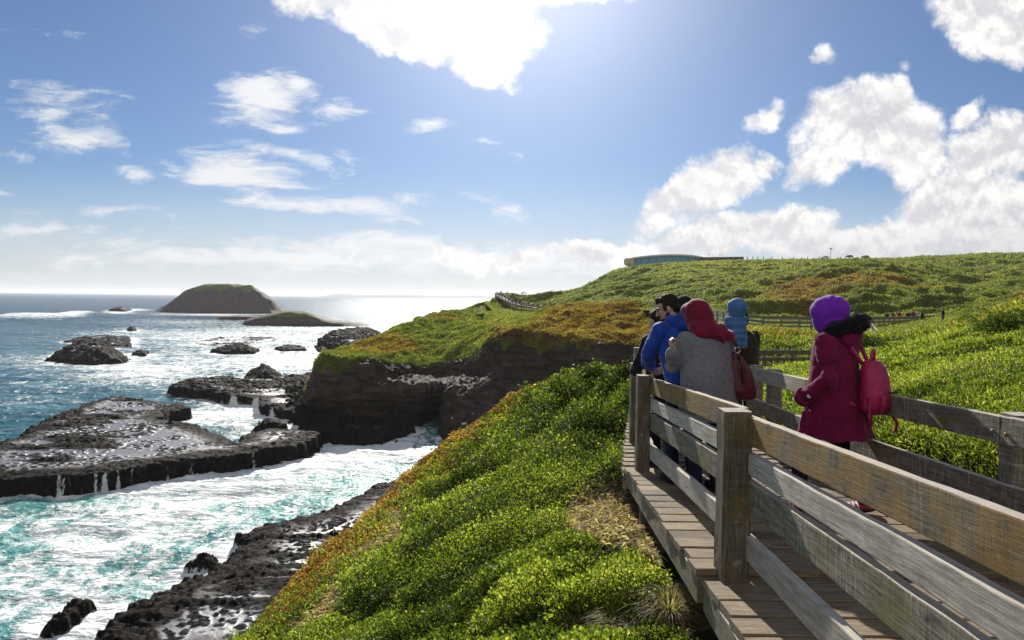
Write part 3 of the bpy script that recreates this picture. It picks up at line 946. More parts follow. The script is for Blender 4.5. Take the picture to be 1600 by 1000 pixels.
# shore rocks below us
rock_patch('shore_rocks', [(100, 1060), (130, 1010), (176, 968), (215, 938), (262, 918), (300, 900), (325, 890), (350, 876), (368, 858), (372, 840), (392, 822), (440, 812), (500, 798), (540, 780), (575, 762), (610, 748), (660, 748), (700, 800), (640, 900), (560, 1000), (480, 1060)],
           1.2, 0.15, 0.62, 0.9, 'black shore rocks washed by foam below the grassy slope', flat=0.62, washk=0.46, seed=9, cell=1.0)
rock_patch('sea_rock', [(64, 982), (84, 962), (100, 944), (128, 934), (152, 942), (132, 956), (104, 972), (78, 984)], 0.8, 0.14, 0.7, 0.6, 'small black rock awash at the lower left', 'rock', 0.0, washk=0.25, seed=12, cell=1.2, dome=.5)
rock_patch('sea_rock', [(292, 880), (312, 868), (336, 866), (344, 876), (322, 886)], 0.6, 0.14, 0.7, 0.5, 'small black rock awash beside the shore rocks', 'rock', 0.0, washk=0.3, seed=13, cell=1.2, dome=.4)
rock_patch('sea_rock', [(400, 664), (412, 657), (432, 656), (448, 662), (440, 668), (412, 669)], 1.2, 0.25, 0.9, 0.8, 'low black rock in the white water between the two shelves', 'rock', 0.0, washk=0.2, seed=14, dome=.6)
rock_patch('sea_rock', [(78, 557), (92, 548), (110, 540), (124, 534), (150, 538), (180, 546), (197, 556), (186, 562), (130, 564), (98, 562)], 1.6, 0.5, 1.3, 2.2, 'large dark sea rock alone in the surf at the left', 'rock', 0.0, washk=0.1, seed=15, cell=.35, dome=2.2)
rock_patch('sea_rock', [(100, 534), (120, 528), (160, 524), (202, 526), (204, 540), (160, 540), (130, 536)], 0.9, 0.5, 1.1, 1.4, 'broken low reef just behind the large sea rock', 'rock', 0.4, washk=0.5, seed=16, cell=.4)
rock_patch('sea_rock', [(206, 552), (218, 547), (232, 549), (228, 554)], 1.0, 0.4, 1.0, 1.0, 'tiny rock right of the large sea rock', 'rock', 0.0, washk=0.3, seed=17, cell=.5)
rock_patch('sea_rock', [(330, 547), (350, 542), (385, 541), (404, 545), (398, 550), (350, 550)], 1.2, 0.45, 1.1, 1.2, 'long thin reef in the middle of the bay', 'rock', 0.0, washk=0.25, seed=18, cell=.4, dome=.8)
rock_patch('sea_rock', [(428, 544), (450, 540), (476, 542), (478, 547), (440, 547)], 0.8, 0.45, 1.0, 1.2, 'low thin reef left of the headland', 'rock', 0.0, washk=0.35, seed=19, cell=.4)
rock_patch('sea_rock', [(494, 544), (506, 541), (512, 547), (500, 549)], 0.9, 0.4, 1.0, 1.0, 'tiny dark rock close to the headland', 'rock', 0.0, washk=0.3, seed=20, cell=.5)
rock_patch('sea_rock', [(300, 536), (340, 527), (400, 526), (440, 530), (400, 538), (330, 540)], 0.35, 0.6, 0.9, 1.6, 'half-drowned reef of small stones in mid bay', 'rock', 0.6, washk=0.7, seed=21, cell=.4)
rock_patch('sea_rock', [(496, 534), (506, 524), (528, 520), (560, 518), (588, 517), (600, 524), (580, 540), (540, 543)], 2.4, 0.5, 1.4, 2.0, 'dark rock point behind the left end of the headland', 'rock', 0.0, washk=0.1, seed=22, cell=.35, dome=2.0)
rock_patch('sea_rock', [(170, 484), (186, 480), (204, 482), (196, 485)], 2.0, 1.5, 1.0, 3.0, 'small reef among the breakers left of the island', 'rock', 0.0, washk=0.3, seed=23, cell=.15, dome=2)
rock_patch('sea_rock', [(198, 514), (206, 512), (214, 514), (206, 516)], 1.2, 0.7, 1.0, 1.2, 'tiny rock far out in the bay', 'rock', 0.0, washk=0.3, seed=24, cell=.3, dome=1)

# ------------------------------------------------------------------ the sea
pys = np.concatenate([np.arange(1180, 520, -1.6), np.arange(520, 476, -0.55), 24 * FPX / (24 * FPX / 12.0 * np.geomspace(1, 60, 90)) + 464.5])
ds = []
for py in pys:
    ds.append(24 * FPX / max(py - 464.2, 0.12))
ds = np.array(sorted(set(np.round(ds, 3))))
ds = np.concatenate([ds[ds < 28000], [34000]])
us = np.concatenate([np.linspace(-3.2, -0.9, 60)[:-1], np.linspace(-0.9, 0.12, 640), np.linspace(0.12, 2.4, 60)[1:]])
Dg = np.repeat(ds[:, None], len(us), 1)
Xg = us[None] * Dg
PT = np.c_[Xg.ravel(), Dg.ravel(), np.zeros(Xg.size)]
px_, py_ = PROJ(PT)
def bl(px, py, rx, ry, w=1.0, a=0.0):
    ca, sa = math.cos(R(a)), math.sin(R(a))
    x, y = px_ - px, py_ - py
    return w * np.exp(-(((x * ca + y * sa) / rx) ** 2 + ((-x * sa + y * ca) / ry) ** 2))
warp = 26 * fbm(PT * [0.03, 0.03, 0], 3)
dist = Dg.ravel()
foam = 0.10 + 0.0 * dist
foam += bl(420, 740, 330, 62, .52, -14) + bl(120, 900, 240, 130, .36) + bl(60, 960, 160, 60, .2) + bl(590, 700, 110, 26, .35) + bl(300, 800, 260, 60, .16, -14)
foam += bl(30, 762, 240, 12, .35, 2) - bl(30, 860, 60, 16, .22) - bl(180, 790, 120, 12, .12, -8)
foam += bl(400, 640, 110, 26, .55) + bl(300, 655, 70, 16, .3) + bl(330, 560, 200, 34, .40) + bl(230, 522, 170, 14, .30) + bl(440, 525, 140, 16, .30)
foam += bl(460, 566, 80, 14, .38) + bl(140, 575, 150, 16, .30) + bl(60, 625, 80, 18, .26) + bl(120, 600, 100, 8, .2) + bl(20, 560, 60, 10, .2) + bl(230, 590, 100, 16, .25)
foam += bl(40, 498, 60, 2.6, .9, -1) + bl(120, 494, 34, 3.2, .8, -4) + bl(185, 488, 22, 2.4, .8) + bl(215, 484, 26, 2, .7) + bl(330, 491, 100, 3.0, .65) + bl(290, 503, 110, 5, .28)
foam += bl(480, 514, 90, 2.5, .4) + bl(560, 508, 80, 3, .2)
foam -= bl(60, 512, 110, 6, .12)
foam *= 1 - sstep(dist, 900, 1500) * .85
# white rims round the rocks
for o in [o for o in COL.objects if o.name.startswith(('sea_rock', 'rock_shelf', 'shore_rocks'))]:
    me = o.data
    co = np.empty(len(me.vertices) * 3, np.float32); me.vertices.foreach_get('co', co); co = co.reshape(-1, 3)
    rim = co[np.abs(co[:, 2]) < 0.35][:, :2]
    if len(rim) < 4: continue
    rim = rim[rng.choice(len(rim), min(len(rim), 160), False)]
    lo, hi = rim.min(0) - 8, rim.max(0) + 8
    sel = np.where((PT[:, 0] > lo[0]) & (PT[:, 0] < hi[0]) & (PT[:, 1] > lo[1]) & (PT[:, 1] < hi[1]))[0]
    for s0 in range(0, len(sel), 20000):
        s_ = sel[s0:s0 + 20000]
        dd = np.min(np.hypot(PT[s_, 0][:, None] - rim[None, :, 0], PT[s_, 1][:, None] - rim[None, :, 1]), 1)
        w_ = 1.2 + 0.006 * dist[s_]
        foam[s_] += 0.45 * np.exp(-(dd / w_) ** 2)
foam = np.clip(foam, 0, 1)
turq = np.clip(sstep(py_, 690, 740) * .9 + bl(200, 760, 220, 40, .4) + bl(60, 560, 100, 20, .15) + 0.12 * sstep(py_, 560, 640), 0, 1)
deep = sstep(dist, 260, 700)
# waves
near = 1 / (1 + (dist / 420) ** 1.5)
chop = 0.70 * fbm(PT * [0.16, 0.20, 0], 5, .6) + 0.55 * (ridged(PT * [0.07, 0.13, 0] + 3, 4) - .4)
z = near * chop
z += (0.9 * (ridged(np.c_[PT[:, 0] * 0.008, PT[:, 1] * 0.03, 0 * dist], 2) - .4)) * sstep(dist, 150, 300) * (1 - sstep(dist, 1200, 2500))
brk = bl(40, 498, 70, 2.6, 1, -1) + bl(125, 494, 45, 2.6, .9)
z += brk * 5.0 * (1 + .6 * fbm(PT * [.02, .02, 0], 3))
PT[:, 2] = z
def m_sea():
    m, t, out = new_mat('sea_water')
    co = t.node('ShaderNodeNewGeometry').outputs['Position']
    foam, turq, deep = t.attr('foam'), t.attr('turq'), t.attr('deep')
    base = t.mix(turq, (0.020, 0.125, 0.165), (0.105, 0.40, 0.365))
    base = t.mix(deep, base, (0.006, 0.060, 0.085))
    tone = t.noise(t.mapping(co, sc=(1, 2.2, 1)), 0.05, 6, .6)
    base = t.mix(t.ss(tone, 0.35, 0.65, 0.5, 0.0), base, (0.004, 0.05, 0.075))
    # foam lace, drawn out by the current
    w = t.vm('SCALE', t.vm('SUBTRACT', t.noise(co, 0.22, 4, .6, out=1), (.5, .5, .5)), sc=5.0)
    cw = t.vm('ADD', co, w)
    cs = t.mapping(cw, rot=(0, 0, R(-12)), sc=(1.0, 0.50, 1.0))
    n1 = t.noise(cs, 0.42, 9, 0.66, 0.8)
    cell = t.vor(t.vm('ADD', cs, t.vm('SCALE', t.noise(co, 1.2, 4, .6, out=1), sc=1.3)), 0.75, 'DISTANCE_TO_EDGE')
    lace = t.ss(cell, 0.16, 0.0)
    nf = t.noise(cs, 3.2, 6, 0.7, 0.5)
    pat = t.m('ADD', t.m('ADD', t.m('MULTIPLY', t.m('SUBTRACT', n1, .5), 3.4), t.m('MULTIPLY', lace, 0.30)), t.m('MULTIPLY', t.m('SUBTRACT', nf, .5), 0.8))
    far_p = t.noise(t.mapping(co, sc=(0.35, 1.0, 1.0)), 0.09, 8, .72, .4)
    pat = t.m('ADD', pat, t.m('MULTIPLY', t.m('SUBTRACT', far_p, .5), 1.6))
    f = t.ss(t.m('ADD', pat, t.m('MULTIPLY', foam, 1.75)), 0.78, 1.34)
    f = t.m('MULTIPLY', f, t.ss(foam, 0.03, 0.15))
    # milky water between the foam
    milk = t.m('MULTIPLY', t.ss(foam, 0.2, 0.9), 0.5)
    base = t.mix(milk, base, (0.36, 0.56, 0.55))
    col = t.mix(f, base, (0.80, 0.83, 0.83))
    h1 = t.noise(t.mapping(co, sc=(0.8, 1.1, 1)), 1.1, 8, .65)
    h2 = t.noise(t.mapping(co, sc=(0.6, 1.3, 1)), 0.07, 7, .6)
    b1 = t.node('ShaderNodeBump', {'Height': h2, 'Strength': 1.0, 'Distance': 5.0})
    b2 = t.node('ShaderNodeBump', {'Height': t.m('ADD', h1, t.m('MULTIPLY', f, .5)), 'Strength': 0.7, 'Distance': 0.22, 'Normal': b1.outputs[0]})
    nd = t.n.new('ShaderNodeBsdfPrincipled')
    t.put(nd.inputs['Base Color'], col)
    t.put(nd.inputs['Roughness'], t.lin(f, 0, 1, 0.20, 0.75))
    nd.inputs['IOR'].default_value = 1.33
    t.put(nd.inputs['Specular IOR Level'], t.mix(deep, (.36,) * 3, (.07,) * 3))
    t.put(nd.inputs['Normal'], b2.outputs[0])
    t.l.new(nd.outputs[0], out.inputs[0])
    return m
sea = mesh_np('sea', PT, grid_faces(len(ds), len(us)), m_sea(), {'foam': foam, 'turq': turq, 'deep': deep})
sea['kind'] = 'structure'

# ------------------------------------------------------------------ foliage
def m_leaf(name, cols, transl=0.4, rough=0.52, spec=0.3):
    """cols: ramp stops of leaf colour by the per-leaf tint; 'orange' mixes the red-gold colour in"""
    m, t, out = new_mat(name)
    tint, org, dry = t.attr('tint'), t.attr('orange'), t.attr('dry')
    c = t.ramp(tint, cols)
    oc = t.ramp(tint, [(0.1, (0.13, 0.06, 0.025)), (0.45, (0.30, 0.145, 0.045)), (0.75, (0.40, 0.26, 0.07)), (0.95, (0.33, 0.31, 0.07))])
    dc = t.ramp(tint, [(0.1, (0.12, 0.075, 0.045)), (0.5, (0.36, 0.27, 0.17)), (0.9, (0.55, 0.46, 0.31))])
    c = t.mix(org, c, oc)
    c = t.mix(dry, c, dc)
    tr = t.mix(1.0, c, (1.42, 1.52, 0.75), 'MULTIPLY')
    bsdf(t, out, c, rough, spec, transl=tr, transl_f=transl)
    return m
GREEN = [(0.05, (0.022, 0.034, 0.008)), (0.35, (0.088, 0.128, 0.018)), (0.60, (0.225, 0.275, 0.036)), (0.86, (0.41, 0.42, 0.075)), (0.99, (0.56, 0.54, 0.22))]
GRASS = [(0.05, (0.060, 0.085, 0.012)), (0.4, (0.17, 0.22, 0.026)), (0.7, (0.27, 0.31, 0.045)), (0.95, (0.42, 0.40, 0.10))]
MAT_LEAF = m_leaf('leaf', GREEN, 0.55)
MAT_GRASS = m_leaf('grass', GRASS, 0.5, 0.6, 0.3)
MAT_SCRUB = m_leaf('scrub', [(0.05, (0.035, 0.045, 0.012)), (0.4, (0.105, 0.135, 0.026)), (0.7, (0.19, 0.22, 0.042)), (0.95, (0.32, 0.32, 0.09))], 0.42, 0.7, 0.2)

def unit(v):
    return v / (np.linalg.norm(v, axis=1)[:, None] + 1e-9)

def leaves(name, B, D, L, Wd, attrs, mat, droop=0.15, parent=None):
    """one small four-cornered leaf per row: base B, direction D, length L, width Wd"""
    n = len(B)
    D = unit(D)
    rnd = rng.normal(size=(n, 3))
    S = unit(np.cross(D, rnd))
    up = np.cross(S, D)
    mid = B + D * (L * 0.5)[:, None] + up * (L * 0.10)[:, None]
    tip = B + D * L[:, None] - np.c_[0 * L, 0 * L, L * droop]
    V = np.stack([B, mid + S * (Wd / 2)[:, None], tip, mid - S * (Wd / 2)[:, None]], 1).reshape(-1, 3)
    F = np.arange(4 * n).reshape(-1, 4)
    at = {k: np.repeat(v, 4) for k, v in attrs.items()}
    return mesh_np(name, V, F, mat, at, smooth=False, parent=parent)

def pick_points(V, F, w, n):
    """n random points on the faces (weights w)"""
    w = np.maximum(w, 0); w = w / w.sum()
    fi = rng.choice(len(F), n, p=w)
    a, b = rng.random((n, 1)), rng.random((n, 1))
    q0, q1, q2, q3 = V[F[fi, 0]], V[F[fi, 1]], V[F[fi, 2]], V[F[fi, 3]]
    return (q0 * (1 - a) + q1 * a) * (1 - b) + (q3 * (1 - a) + q2 * a) * b

def seen_area(V, F):
    px, py = PROJ(V)
    x, y = px[F], py[F]
    a = 0.5 * np.abs((x[:, 2] - x[:, 0]) * (y[:, 3] - y[:, 1]) - (x[:, 3] - x[:, 1]) * (y[:, 2] - y[:, 0]))
    c = V[F].mean(1)
    cx, cy = px[F].mean(1), py[F].mean(1)
    inside = (cx > -60) & (cx < 1680) & (cy > 300) & (cy < 1080) & (c[:, 1] > 1.0)
    return np.where(inside, np.minimum(a, 60), 0), c, cx, cy

# --- near ground cover
me = g_o.data
Vn = np.empty(len(me.vertices) * 3, np.float32); me.vertices.foreach_get('co', Vn); Vn = Vn.reshape(-1, 3).astype(float)
Fn = grid_faces(*NGRID)
area, cen, cx, cy = seen_area(Vn, Fn)
wa = np.linalg.norm(np.cross(Vn[Fn[:, 2]] - Vn[Fn[:, 0]], Vn[Fn[:, 3]] - Vn[Fn[:, 1]]), axis=1)
dcen = np.hypot(cen[:, 0], cen[:, 1])
# every patch gets at least a share of its true ground area, so it also holds from the side
w = area + 0.25 * wa * (FPX / np.maximum(dcen, 2)) ** 2 * (area > 0)
sdc = poly_sd(cen, EDGE_POLY)
dryc = dry_f(cx, cy, cen[:, 0], cen[:, 1])
on_deck = (cen[:, 0] > xo_all(cen[:, 1]) - .02) & (cen[:, 0] < 2.86) & (cen[:, 1] < 12)
w = w * (sdc > -1.8) * (~on_deck) * (1 - 0.97 * sstep(dryc, .1, .7)) * (cen[:, 1] < 47)
bare = sstep(fbm(np.c_[cen[:, :2] * 1.1, 0 * wa], 3), -0.55, -0.15)
w = w * (0.25 + 0.75 * bare)
NS = 62000
C = pick_points(Vn, Fn, w, NS)
d = np.hypot(C[:, 0], C[:, 1])
p2 = np.c_[C[:, :2], np.zeros(NS)]
px, py = PROJ(C)
sd = poly_sd(C, EDGE_POLY)
org = np.clip(orange_f(px, py, C[:, 0], C[:, 1], sd) + 0.25 * fbm(p2 * 1.4, 2), 0, 1)
org = (rng.random(NS) < org).astype(float) * sstep(org, .05, .4)
clump = fbm(p2 * 0.9, 3) + 0.5 * fbm(p2 * 3.0, 2)
bushy = sstep(fbm(p2 * 0.55 + 20, 3), 0.02, 0.30) * (C[:, 0] < 1.0)
knoll = np.exp(-(((C[:, 0] - 1.7) / 2.2) ** 2 + ((C[:, 1] - 15.0) / 7.5) ** 2))
right = (C[:, 0] > 2.5)
wl1, wl2, wlr = worley(C[:, :2] * 1.25 + .3 * np.c_[fbm(p2 * 1.5, 2), fbm(p2 * 1.5 + 9, 2)])
mound = np.clip(.62 - wl1, 0, 1) * (.4 + wlr) * (C[:, 0] < 2.5)
LL = np.maximum(0.029, 0.0042 * d) * (0.8 + 0.5 * rng.random(NS)) * (1 + .55 * np.clip(fbm(p2 * .8 + 60, 3), -.55, .8))
K = 9
hgt = (0.04 + 0.08 * np.clip(clump + .4, 0, 1) + 0.55 * mound * (.5 + .8 * bushy) + 0.08 * bushy + 0.30 * knoll * rng.random(NS) * (.4 + wlr)) * (1 - 0.6 * org) * np.where(right, .8, 1)
Cc_ = np.repeat(C, K, 0)
dsoft = np.clip(dry_f(px, py - 18, C[:, 0], C[:, 1]) + dry_f(px, py, C[:, 0], C[:, 1]), 0, 1)
hgt = hgt * (1 - .8 * dsoft)
ph = rng.random(NS * K) * 2 * math.pi
ct = rng.random(NS * K) ** 0.7
st = np.sqrt(1 - ct ** 2)
O3 = np.c_[np.cos(ph) * st, np.sin(ph) * st, ct]
Hh = np.repeat(hgt, K)
Lk = np.repeat(LL, K)
rad = np.maximum(Hh * 0.55, Lk * 1.2)
B = Cc_ + O3 * np.c_[rad, rad, Hh] * (0.55 + 0.45 * rng.random((NS * K, 1)))
D = O3 * [1, 1, 0.8] + rng.normal(size=(NS * K, 3)) * 0.45 + [0, 0, 0.25]
tint = 0.42 + 0.28 * np.repeat(clump, K) + 0.22 * rng.normal(size=NS * K) * 0.8 - 0.14 * np.repeat(bushy, K) - np.repeat(knoll * (.12 + .25 * wlr), K) + .26 * np.repeat((wlr - .5) * right.astype(float) * 0 + (wlr - .5), K) + .25 * np.repeat(mound - .15, K) - .22 * np.repeat(sstep(fbm(p2 * .45 + 80, 3), .05, .3), K) + 0.12 * np.repeat(right, K)
tint += 0.35 * (rng.random(NS * K) < 0.03)
rr = np.repeat(right.astype(float), K)
leaves('ground_cover', B, D, Lk * (1 + .5 * rr), Lk * (0.62 - .25 * rr), {'tint': np.clip(tint, 0.01, 0.99), 'orange': np.repeat(org, K) * np.clip(rng.random(NS * K) + .55, 0, 1), 'dry': (rng.random(NS * K) < .035 + .25 * np.repeat(sstep(fbm(p2 * 1.1 + 90, 3), .22, .5), K)) * .8}, MAT_LEAF)
o = COL.objects['ground_cover']; tag(o, kind='stuff')
del B, D, O3

# --- grass blades on the right-hand slope
w2 = w * (cen[:, 0] > 2.9)
n = 60000
C = pick_points(Vn, Fn, w2, n)
d = np.hypot(C[:, 0], C[:, 1])
D = rng.normal(size=(n, 3)) * [.5, .35, .2] + [0.15, -.05, 0.8]
L = np.maximum(0.10, 0.010 * d) * (.6 + .7 * rng.random(n))
pc = fbm(np.c_[C[:, :2] * .6, 0 * d], 3)
fo = orange_f(*PROJ(C), C[:, 0], C[:, 1], np.full(n, 99.0))
leaves('grass', C - [0, 0, .01], D, L, L * 0.11, {'tint': np.clip(.5 + .3 * pc + .2 * rng.normal(size=n), .01, .99), 'orange': fo * (rng.random(n) < .5), 'dry': (rng.random(n) < .05) * 1.0}, MAT_GRASS, .2)
tag(COL.objects['grass'], kind='stuff')

# --- dry straw patches
w3 = area * np.clip(dryc, 0, 1) * (cen[:, 1] < 16)
w3 = w3 * np.where(on_deck, 0, 1)
n = 40000
C = pick_points(Vn, Fn, w3, n)
d = np.hypot(C[:, 0], C[:, 1])
D = rng.normal(size=(n, 3)) * [1, 1, .25] + [0, 0, 0.12]
L = (0.05 + .11 * rng.random(n)) * np.maximum(1, d / 8)
leaves('dry_grass', C + [0, 0, .015], D, L, L * 0.07 + .002, {'tint': rng.random(n), 'orange': 0 * d, 'dry': np.ones(n)}, MAT_GRASS, .35)
tag(COL.objects['dry_grass'], kind='stuff')

# --- a sprawling tussock of pale grass by the boardwalk
def hit(px, py):
    ds_ = np.linspace(2.5, 14, 160)
    pt = np.array([P(px, py, q_) for q_ in ds_])
    gz_, _ = ground_rel(pt[:, 0], pt[:, 1])
    return pt[int(np.argmax(pt[:, 2] < gz_ + EYE))]
def tussock(px, py, d, nb, ln, label, dryness=.6):
    c = hit(px, py)
    gzz, _ = ground_rel(np.array([c[0]]), np.array([c[1]]))
    root = empty('grass_tussock', (c[0], c[1], gzz[0] + EYE))
    tag(root, label, 'grass tussock')
    V, F, tn, dr = [], [], [], []
    for i in range(nb):
        a = rng.random() * 2 * math.pi
        sp = .25 + .9 * rng.random()
        l = ln * (.5 + .7 * rng.random())
        dirv_ = np.array([math.cos(a) * sp, math.sin(a) * sp, 1.0]); dirv_ /= np.linalg.norm(dirv_)
        side = np.array([-math.sin(a), math.cos(a), 0]) * .0035
        p = np.array([math.cos(a), math.sin(a), 0]) * .03 * rng.random()
        b0 = len(V)
        for s_ in range(5):
            f_ = s_ / 4
            q_ = p + dirv_ * l * f_ - np.array([0, 0, 1]) * l * .55 * f_ ** 2.2
            ww = side * (1 - f_ * .8)
            V += [q_ - ww, q_ + ww]
        for s_ in range(4):
            F.append((b0 + 2 * s_, b0 + 2 * s_ + 1, b0 + 2 * s_ + 3, b0 + 2 * s_ + 2))
        r_ = rng.random()
        tn += [r_] * 10
        dr += [float(rng.random() < dryness)] * 10
    mesh_np('blades', V, F, MAT_GRASS, {'tint': tn, 'orange': [0.] * len(V), 'dry': dr}, False, root)
tussock(1046, 972, 3.5, 620, .40, 'pale grass tussock right under the boardwalk edge at the bottom', .75)
tussock(965, 992, 3.75, 420, .26, 'low yellow-green grass tussock at the bottom edge of the ground cover', .3)
tussock(1000, 1010, 3.6, 260, .26, 'straw-coloured grass tussock in the shade beneath the boardwalk beam', .9)

# --- shrub on the right-hand slope and shrubs by the far path
def shrub(px, py, d, rx, rz, n, label, leaf=.03, seed=0, tintv=.28):
    c = P(px, py, d)
    gzz, _ = ground_rel(np.array([c[0]]), np.array([c[1]]))
    root = empty('shrub', (c[0], c[1], gzz[0] + EYE - .03))
    tag(root, label, 'shrub')
    k = 26
    cs = rng.normal(size=(k, 3)) * [rx * .42, rx * .42, rz * .22] + [0, 0, rz * .45]
    rs = (.22 + .2 * rng.random(k)) * rz * 1.3
    ci = rng.integers(0, k, n)
    o3 = unit(rng.normal(size=(n, 3)))
    o3[:, 2] = np.abs(o3[:, 2]) * .9 - .1
    B = cs[ci] + o3 * (rs[ci] * (.75 + .3 * rng.random(n)))[:, None]
    tn = tintv + .14 * rng.normal(size=n) + .12 * (rng.random(k)[ci] - .5)
    leaves('foliage', B, o3 + rng.normal(size=(n, 3)) * .5, np.full(n, leaf) * (.7 + .6 * rng.random(n)), np.full(n, leaf * .5), {'tint': np.clip(tn, .01, .99), 'orange': 0 * tn, 'dry': 0 * tn}, MAT_LEAF, parent=root)
    mb = MB()
    for i in range(0, k, 3):
        mb.tube([(0, 0, -.05), tuple(cs[i] * .5 + [0, 0, -.02]), tuple(cs[i])], [.02, .014, .006], 5)
    mb.build('stem', MAT_STEM, root)
m_, t, out = new_mat('stem_bark'); bsdf(t, out, (0.09, 0.06, 0.04), .9, .1); MAT_STEM = m_
shrub(1568, 528, 11.5, .62, .42, 7000, 'dark green bushy shrub high on the right-hand slope', .034, tintv=.2)
shrub(1352, 535, 30, .8, .8, 2500, 'small dark shrub beside the sloping handrail', .09, tintv=.15)

# --- wind-combed scrub tufts on the two far hills
def far_tufts(name, oname, n, size_k, mat, seed, rowmin=None, dens_rock=True):
    ob = COL.objects[oname]
    me = ob.data
    V = np.empty(len(me.vertices) * 3, np.float32); me.vertices.foreach_get('co', V); V = V.reshape(-1, 3).astype(float)
    F = np.empty(len(me.loops), np.int32); me.loops.foreach_get('vertex_index', F); F = F.reshape(-1, 4)
    A = {}
    for k in ('rock', 'brown', 'yellow'):
        a = np.empty(len(V), np.float32); me.attributes[k].data.foreach_get('value', a); A[k] = a
    area, cen, cx, cy = seen_area(V, F)
    dd = np.hypot(cen[:, 0], cen[:, 1])
    wa = np.linalg.norm(np.cross(V[F[:, 2]] - V[F[:, 0]], V[F[:, 3]] - V[F[:, 1]]), axis=1)
    w = (area + .12 * wa * (FPX / dd) ** 2 * (area > 0)) * (A['rock'][F].mean(1) < .35) * (cy < 640)
    fi_w = w / w.sum()
    fi = rng.choice(len(F), n, p=fi_w)
    a, b = rng.random((n, 1)), rng.random((n, 1))
    C = (V[F[fi, 0]] * (1 - a) + V[F[fi, 1]] * a) * (1 - b) + (V[F[fi, 3]] * (1 - a) + V[F[fi, 2]] * a) * b
    br, ye = A['brown'][F[fi, 0]], A['yellow'][F[fi, 0]]
    d = np.hypot(C[:, 0], C[:, 1])
    p2 = np.c_[C[:, :2], np.zeros(n)]
    lo = fbm(p2 * .05 + seed, 4)
    mid = fbm(p2 * .35 + seed, 3)
    L = size_k * .8 * d * (.6 + .8 * rng.random(n)) * (1 + .5 * mid)
    D = rng.normal(size=(n, 3)) * [.7, .5, .3] + [.35, -.1, .75]
    bn = np.clip(sstep(br + 1.0 * lo + .35 * mid, .20, .60), 0, 1)
    og = (rng.random(n) < bn * .9) * (.45 + .5 * rng.random(n))
    tn = np.clip((.55 if seed == 3 else .62) + .42 * mid + .35 * lo + .16 * rng.normal(size=n) + .22 * np.clip(ye, 0, 1) - .22 * bn, .01, .99)
    leaves(name, C - D * (L * .1)[:, None], D, L, L * .45, {'tint': tn, 'orange': og, 'dry': (rng.random(n) < .04) * .7}, mat, .1)
    tag(COL.objects[name], kind='stuff')
far_tufts('headland_scrub', 'headland_terrain', 190000, .0042, MAT_SCRUB, 3)
far_tufts('hill_scrub', 'hill_terrain', 260000, .0034, MAT_SCRUB, 8)

# ------------------------------------------------------------------ weathered timber
def m_wood(name, dark, light, lichen=0.0, saw=0.3, mould=0.4, rough=0.8, stain=0.0, lich_col=(0.36, 0.17, 0.03), top=.85):
    m, t, out = new_mat(name)
    tc = t.node('ShaderNodeTexCoord').outputs['Object']
    rnd = t.node('ShaderNodeObjectInfo').outputs['Random']
    off = t.node('ShaderNodeCombineXYZ', {0: t.m('MULTIPLY', rnd, 37.0), 1: t.m('MULTIPLY', t.attr('board'), 11.0), 2: t.m('MULTIPLY', rnd, 5.0)}).outputs[0]
    co = t.vm('ADD', tc, off)
    grain = t.noise(t.mapping(co, sc=(1.6, 26, 26)), 3.0, 7, .68, .5)
    fine = t.noise(t.mapping(co, sc=(4, 90, 90)), 3.0, 4, .7)
    big = t.noise(co, 2.6, 5, .6)
    blot = t.noise(co, 9.0, 7, .7)
    c = t.mix(t.ss(grain, .3, .7), dark, light)
    c = t.mix(t.ss(fine, .35, .65, .45, 0), c, tuple(q * .45 for q in dark))
    c = t.mix(t.m('MULTIPLY', t.attr('board'), .0), c, light)
    tone = t.lin(t.m('ADD', t.attr('tone'), 0.0), 0, 1, .55, 1.45)
    c = t.mix(1.0, c, t.node('ShaderNodeCombineXYZ', {0: tone, 1: tone, 2: tone}).outputs[0], 'MULTIPLY')
    # knots
    kn = t.vor(t.mapping(co, sc=(1, 4.0, 4.0)), 2.1)
    c = t.mix(t.ss(kn, 0.085, 0.04, 0, .75), c, (0.03, 0.022, 0.016))
    # vertical drip marks across the board
    sw = t.noise(t.mapping(co, sc=(30, 2.0, 2.0)), 2.4, 6, .72, .3)
    c = t.mix(t.ss(sw, .5, .72, 0, saw), c, tuple(min(1, q * 1.9 + .08) for q in light))
    c = t.mix(t.ss(sw, .48, .26, 0, saw), c, tuple(q * .35 for q in dark))
    if lichen > 0:
        lf = t.m('MULTIPLY', t.ss(t.m('ADD', big, t.m('MULTIPLY', t.m('SUBTRACT', sw, .5), .55)), .58 - lichen * .22, .70 - lichen * .12), t.ss(blot, .3, .55, .3, 1))
        c = t.mix(t.m('MULTIPLY', lf, .85), c, t.mix(blot, tuple(q * .5 for q in lich_col), tuple(min(1, q * 1.5) for q in lich_col)))
    nz = t.node('ShaderNodeSeparateXYZ', {0: t.node('ShaderNodeNewGeometry').outputs['Normal']}).outputs[2]
    if top > 0:
        c = t.mix(t.m('MULTIPLY', t.ss(nz, .55, .9), t.lin(blot, .35, .6, top * .6, top)), c, t.mix(grain, (.30, .27, .23), (.66, .61, .53)))
    if stain > 0:
        c = t.mix(t.ss(blot, .58, .74, 0, stain), c, (0.52, 0.52, 0.50))
    c = t.mix(t.ss(blot, .44, .28, 0, mould), c, (0.016, 0.013, 0.010))
    h = t.m('ADD', t.m('MULTIPLY', grain, 1.0), t.m('ADD', t.m('MULTIPLY', sw, saw * .8), t.m('MULTIPLY', fine, .4)))
    bsdf(t, out, c, rough, .25, h, .7, .006)
    return m
W_LICH = m_wood('timber_lichen', (0.10, 0.080, 0.054), (0.28, 0.235, 0.17), 1.15, .5, .75, stain=.15, lich_col=(.26, .145, .030))
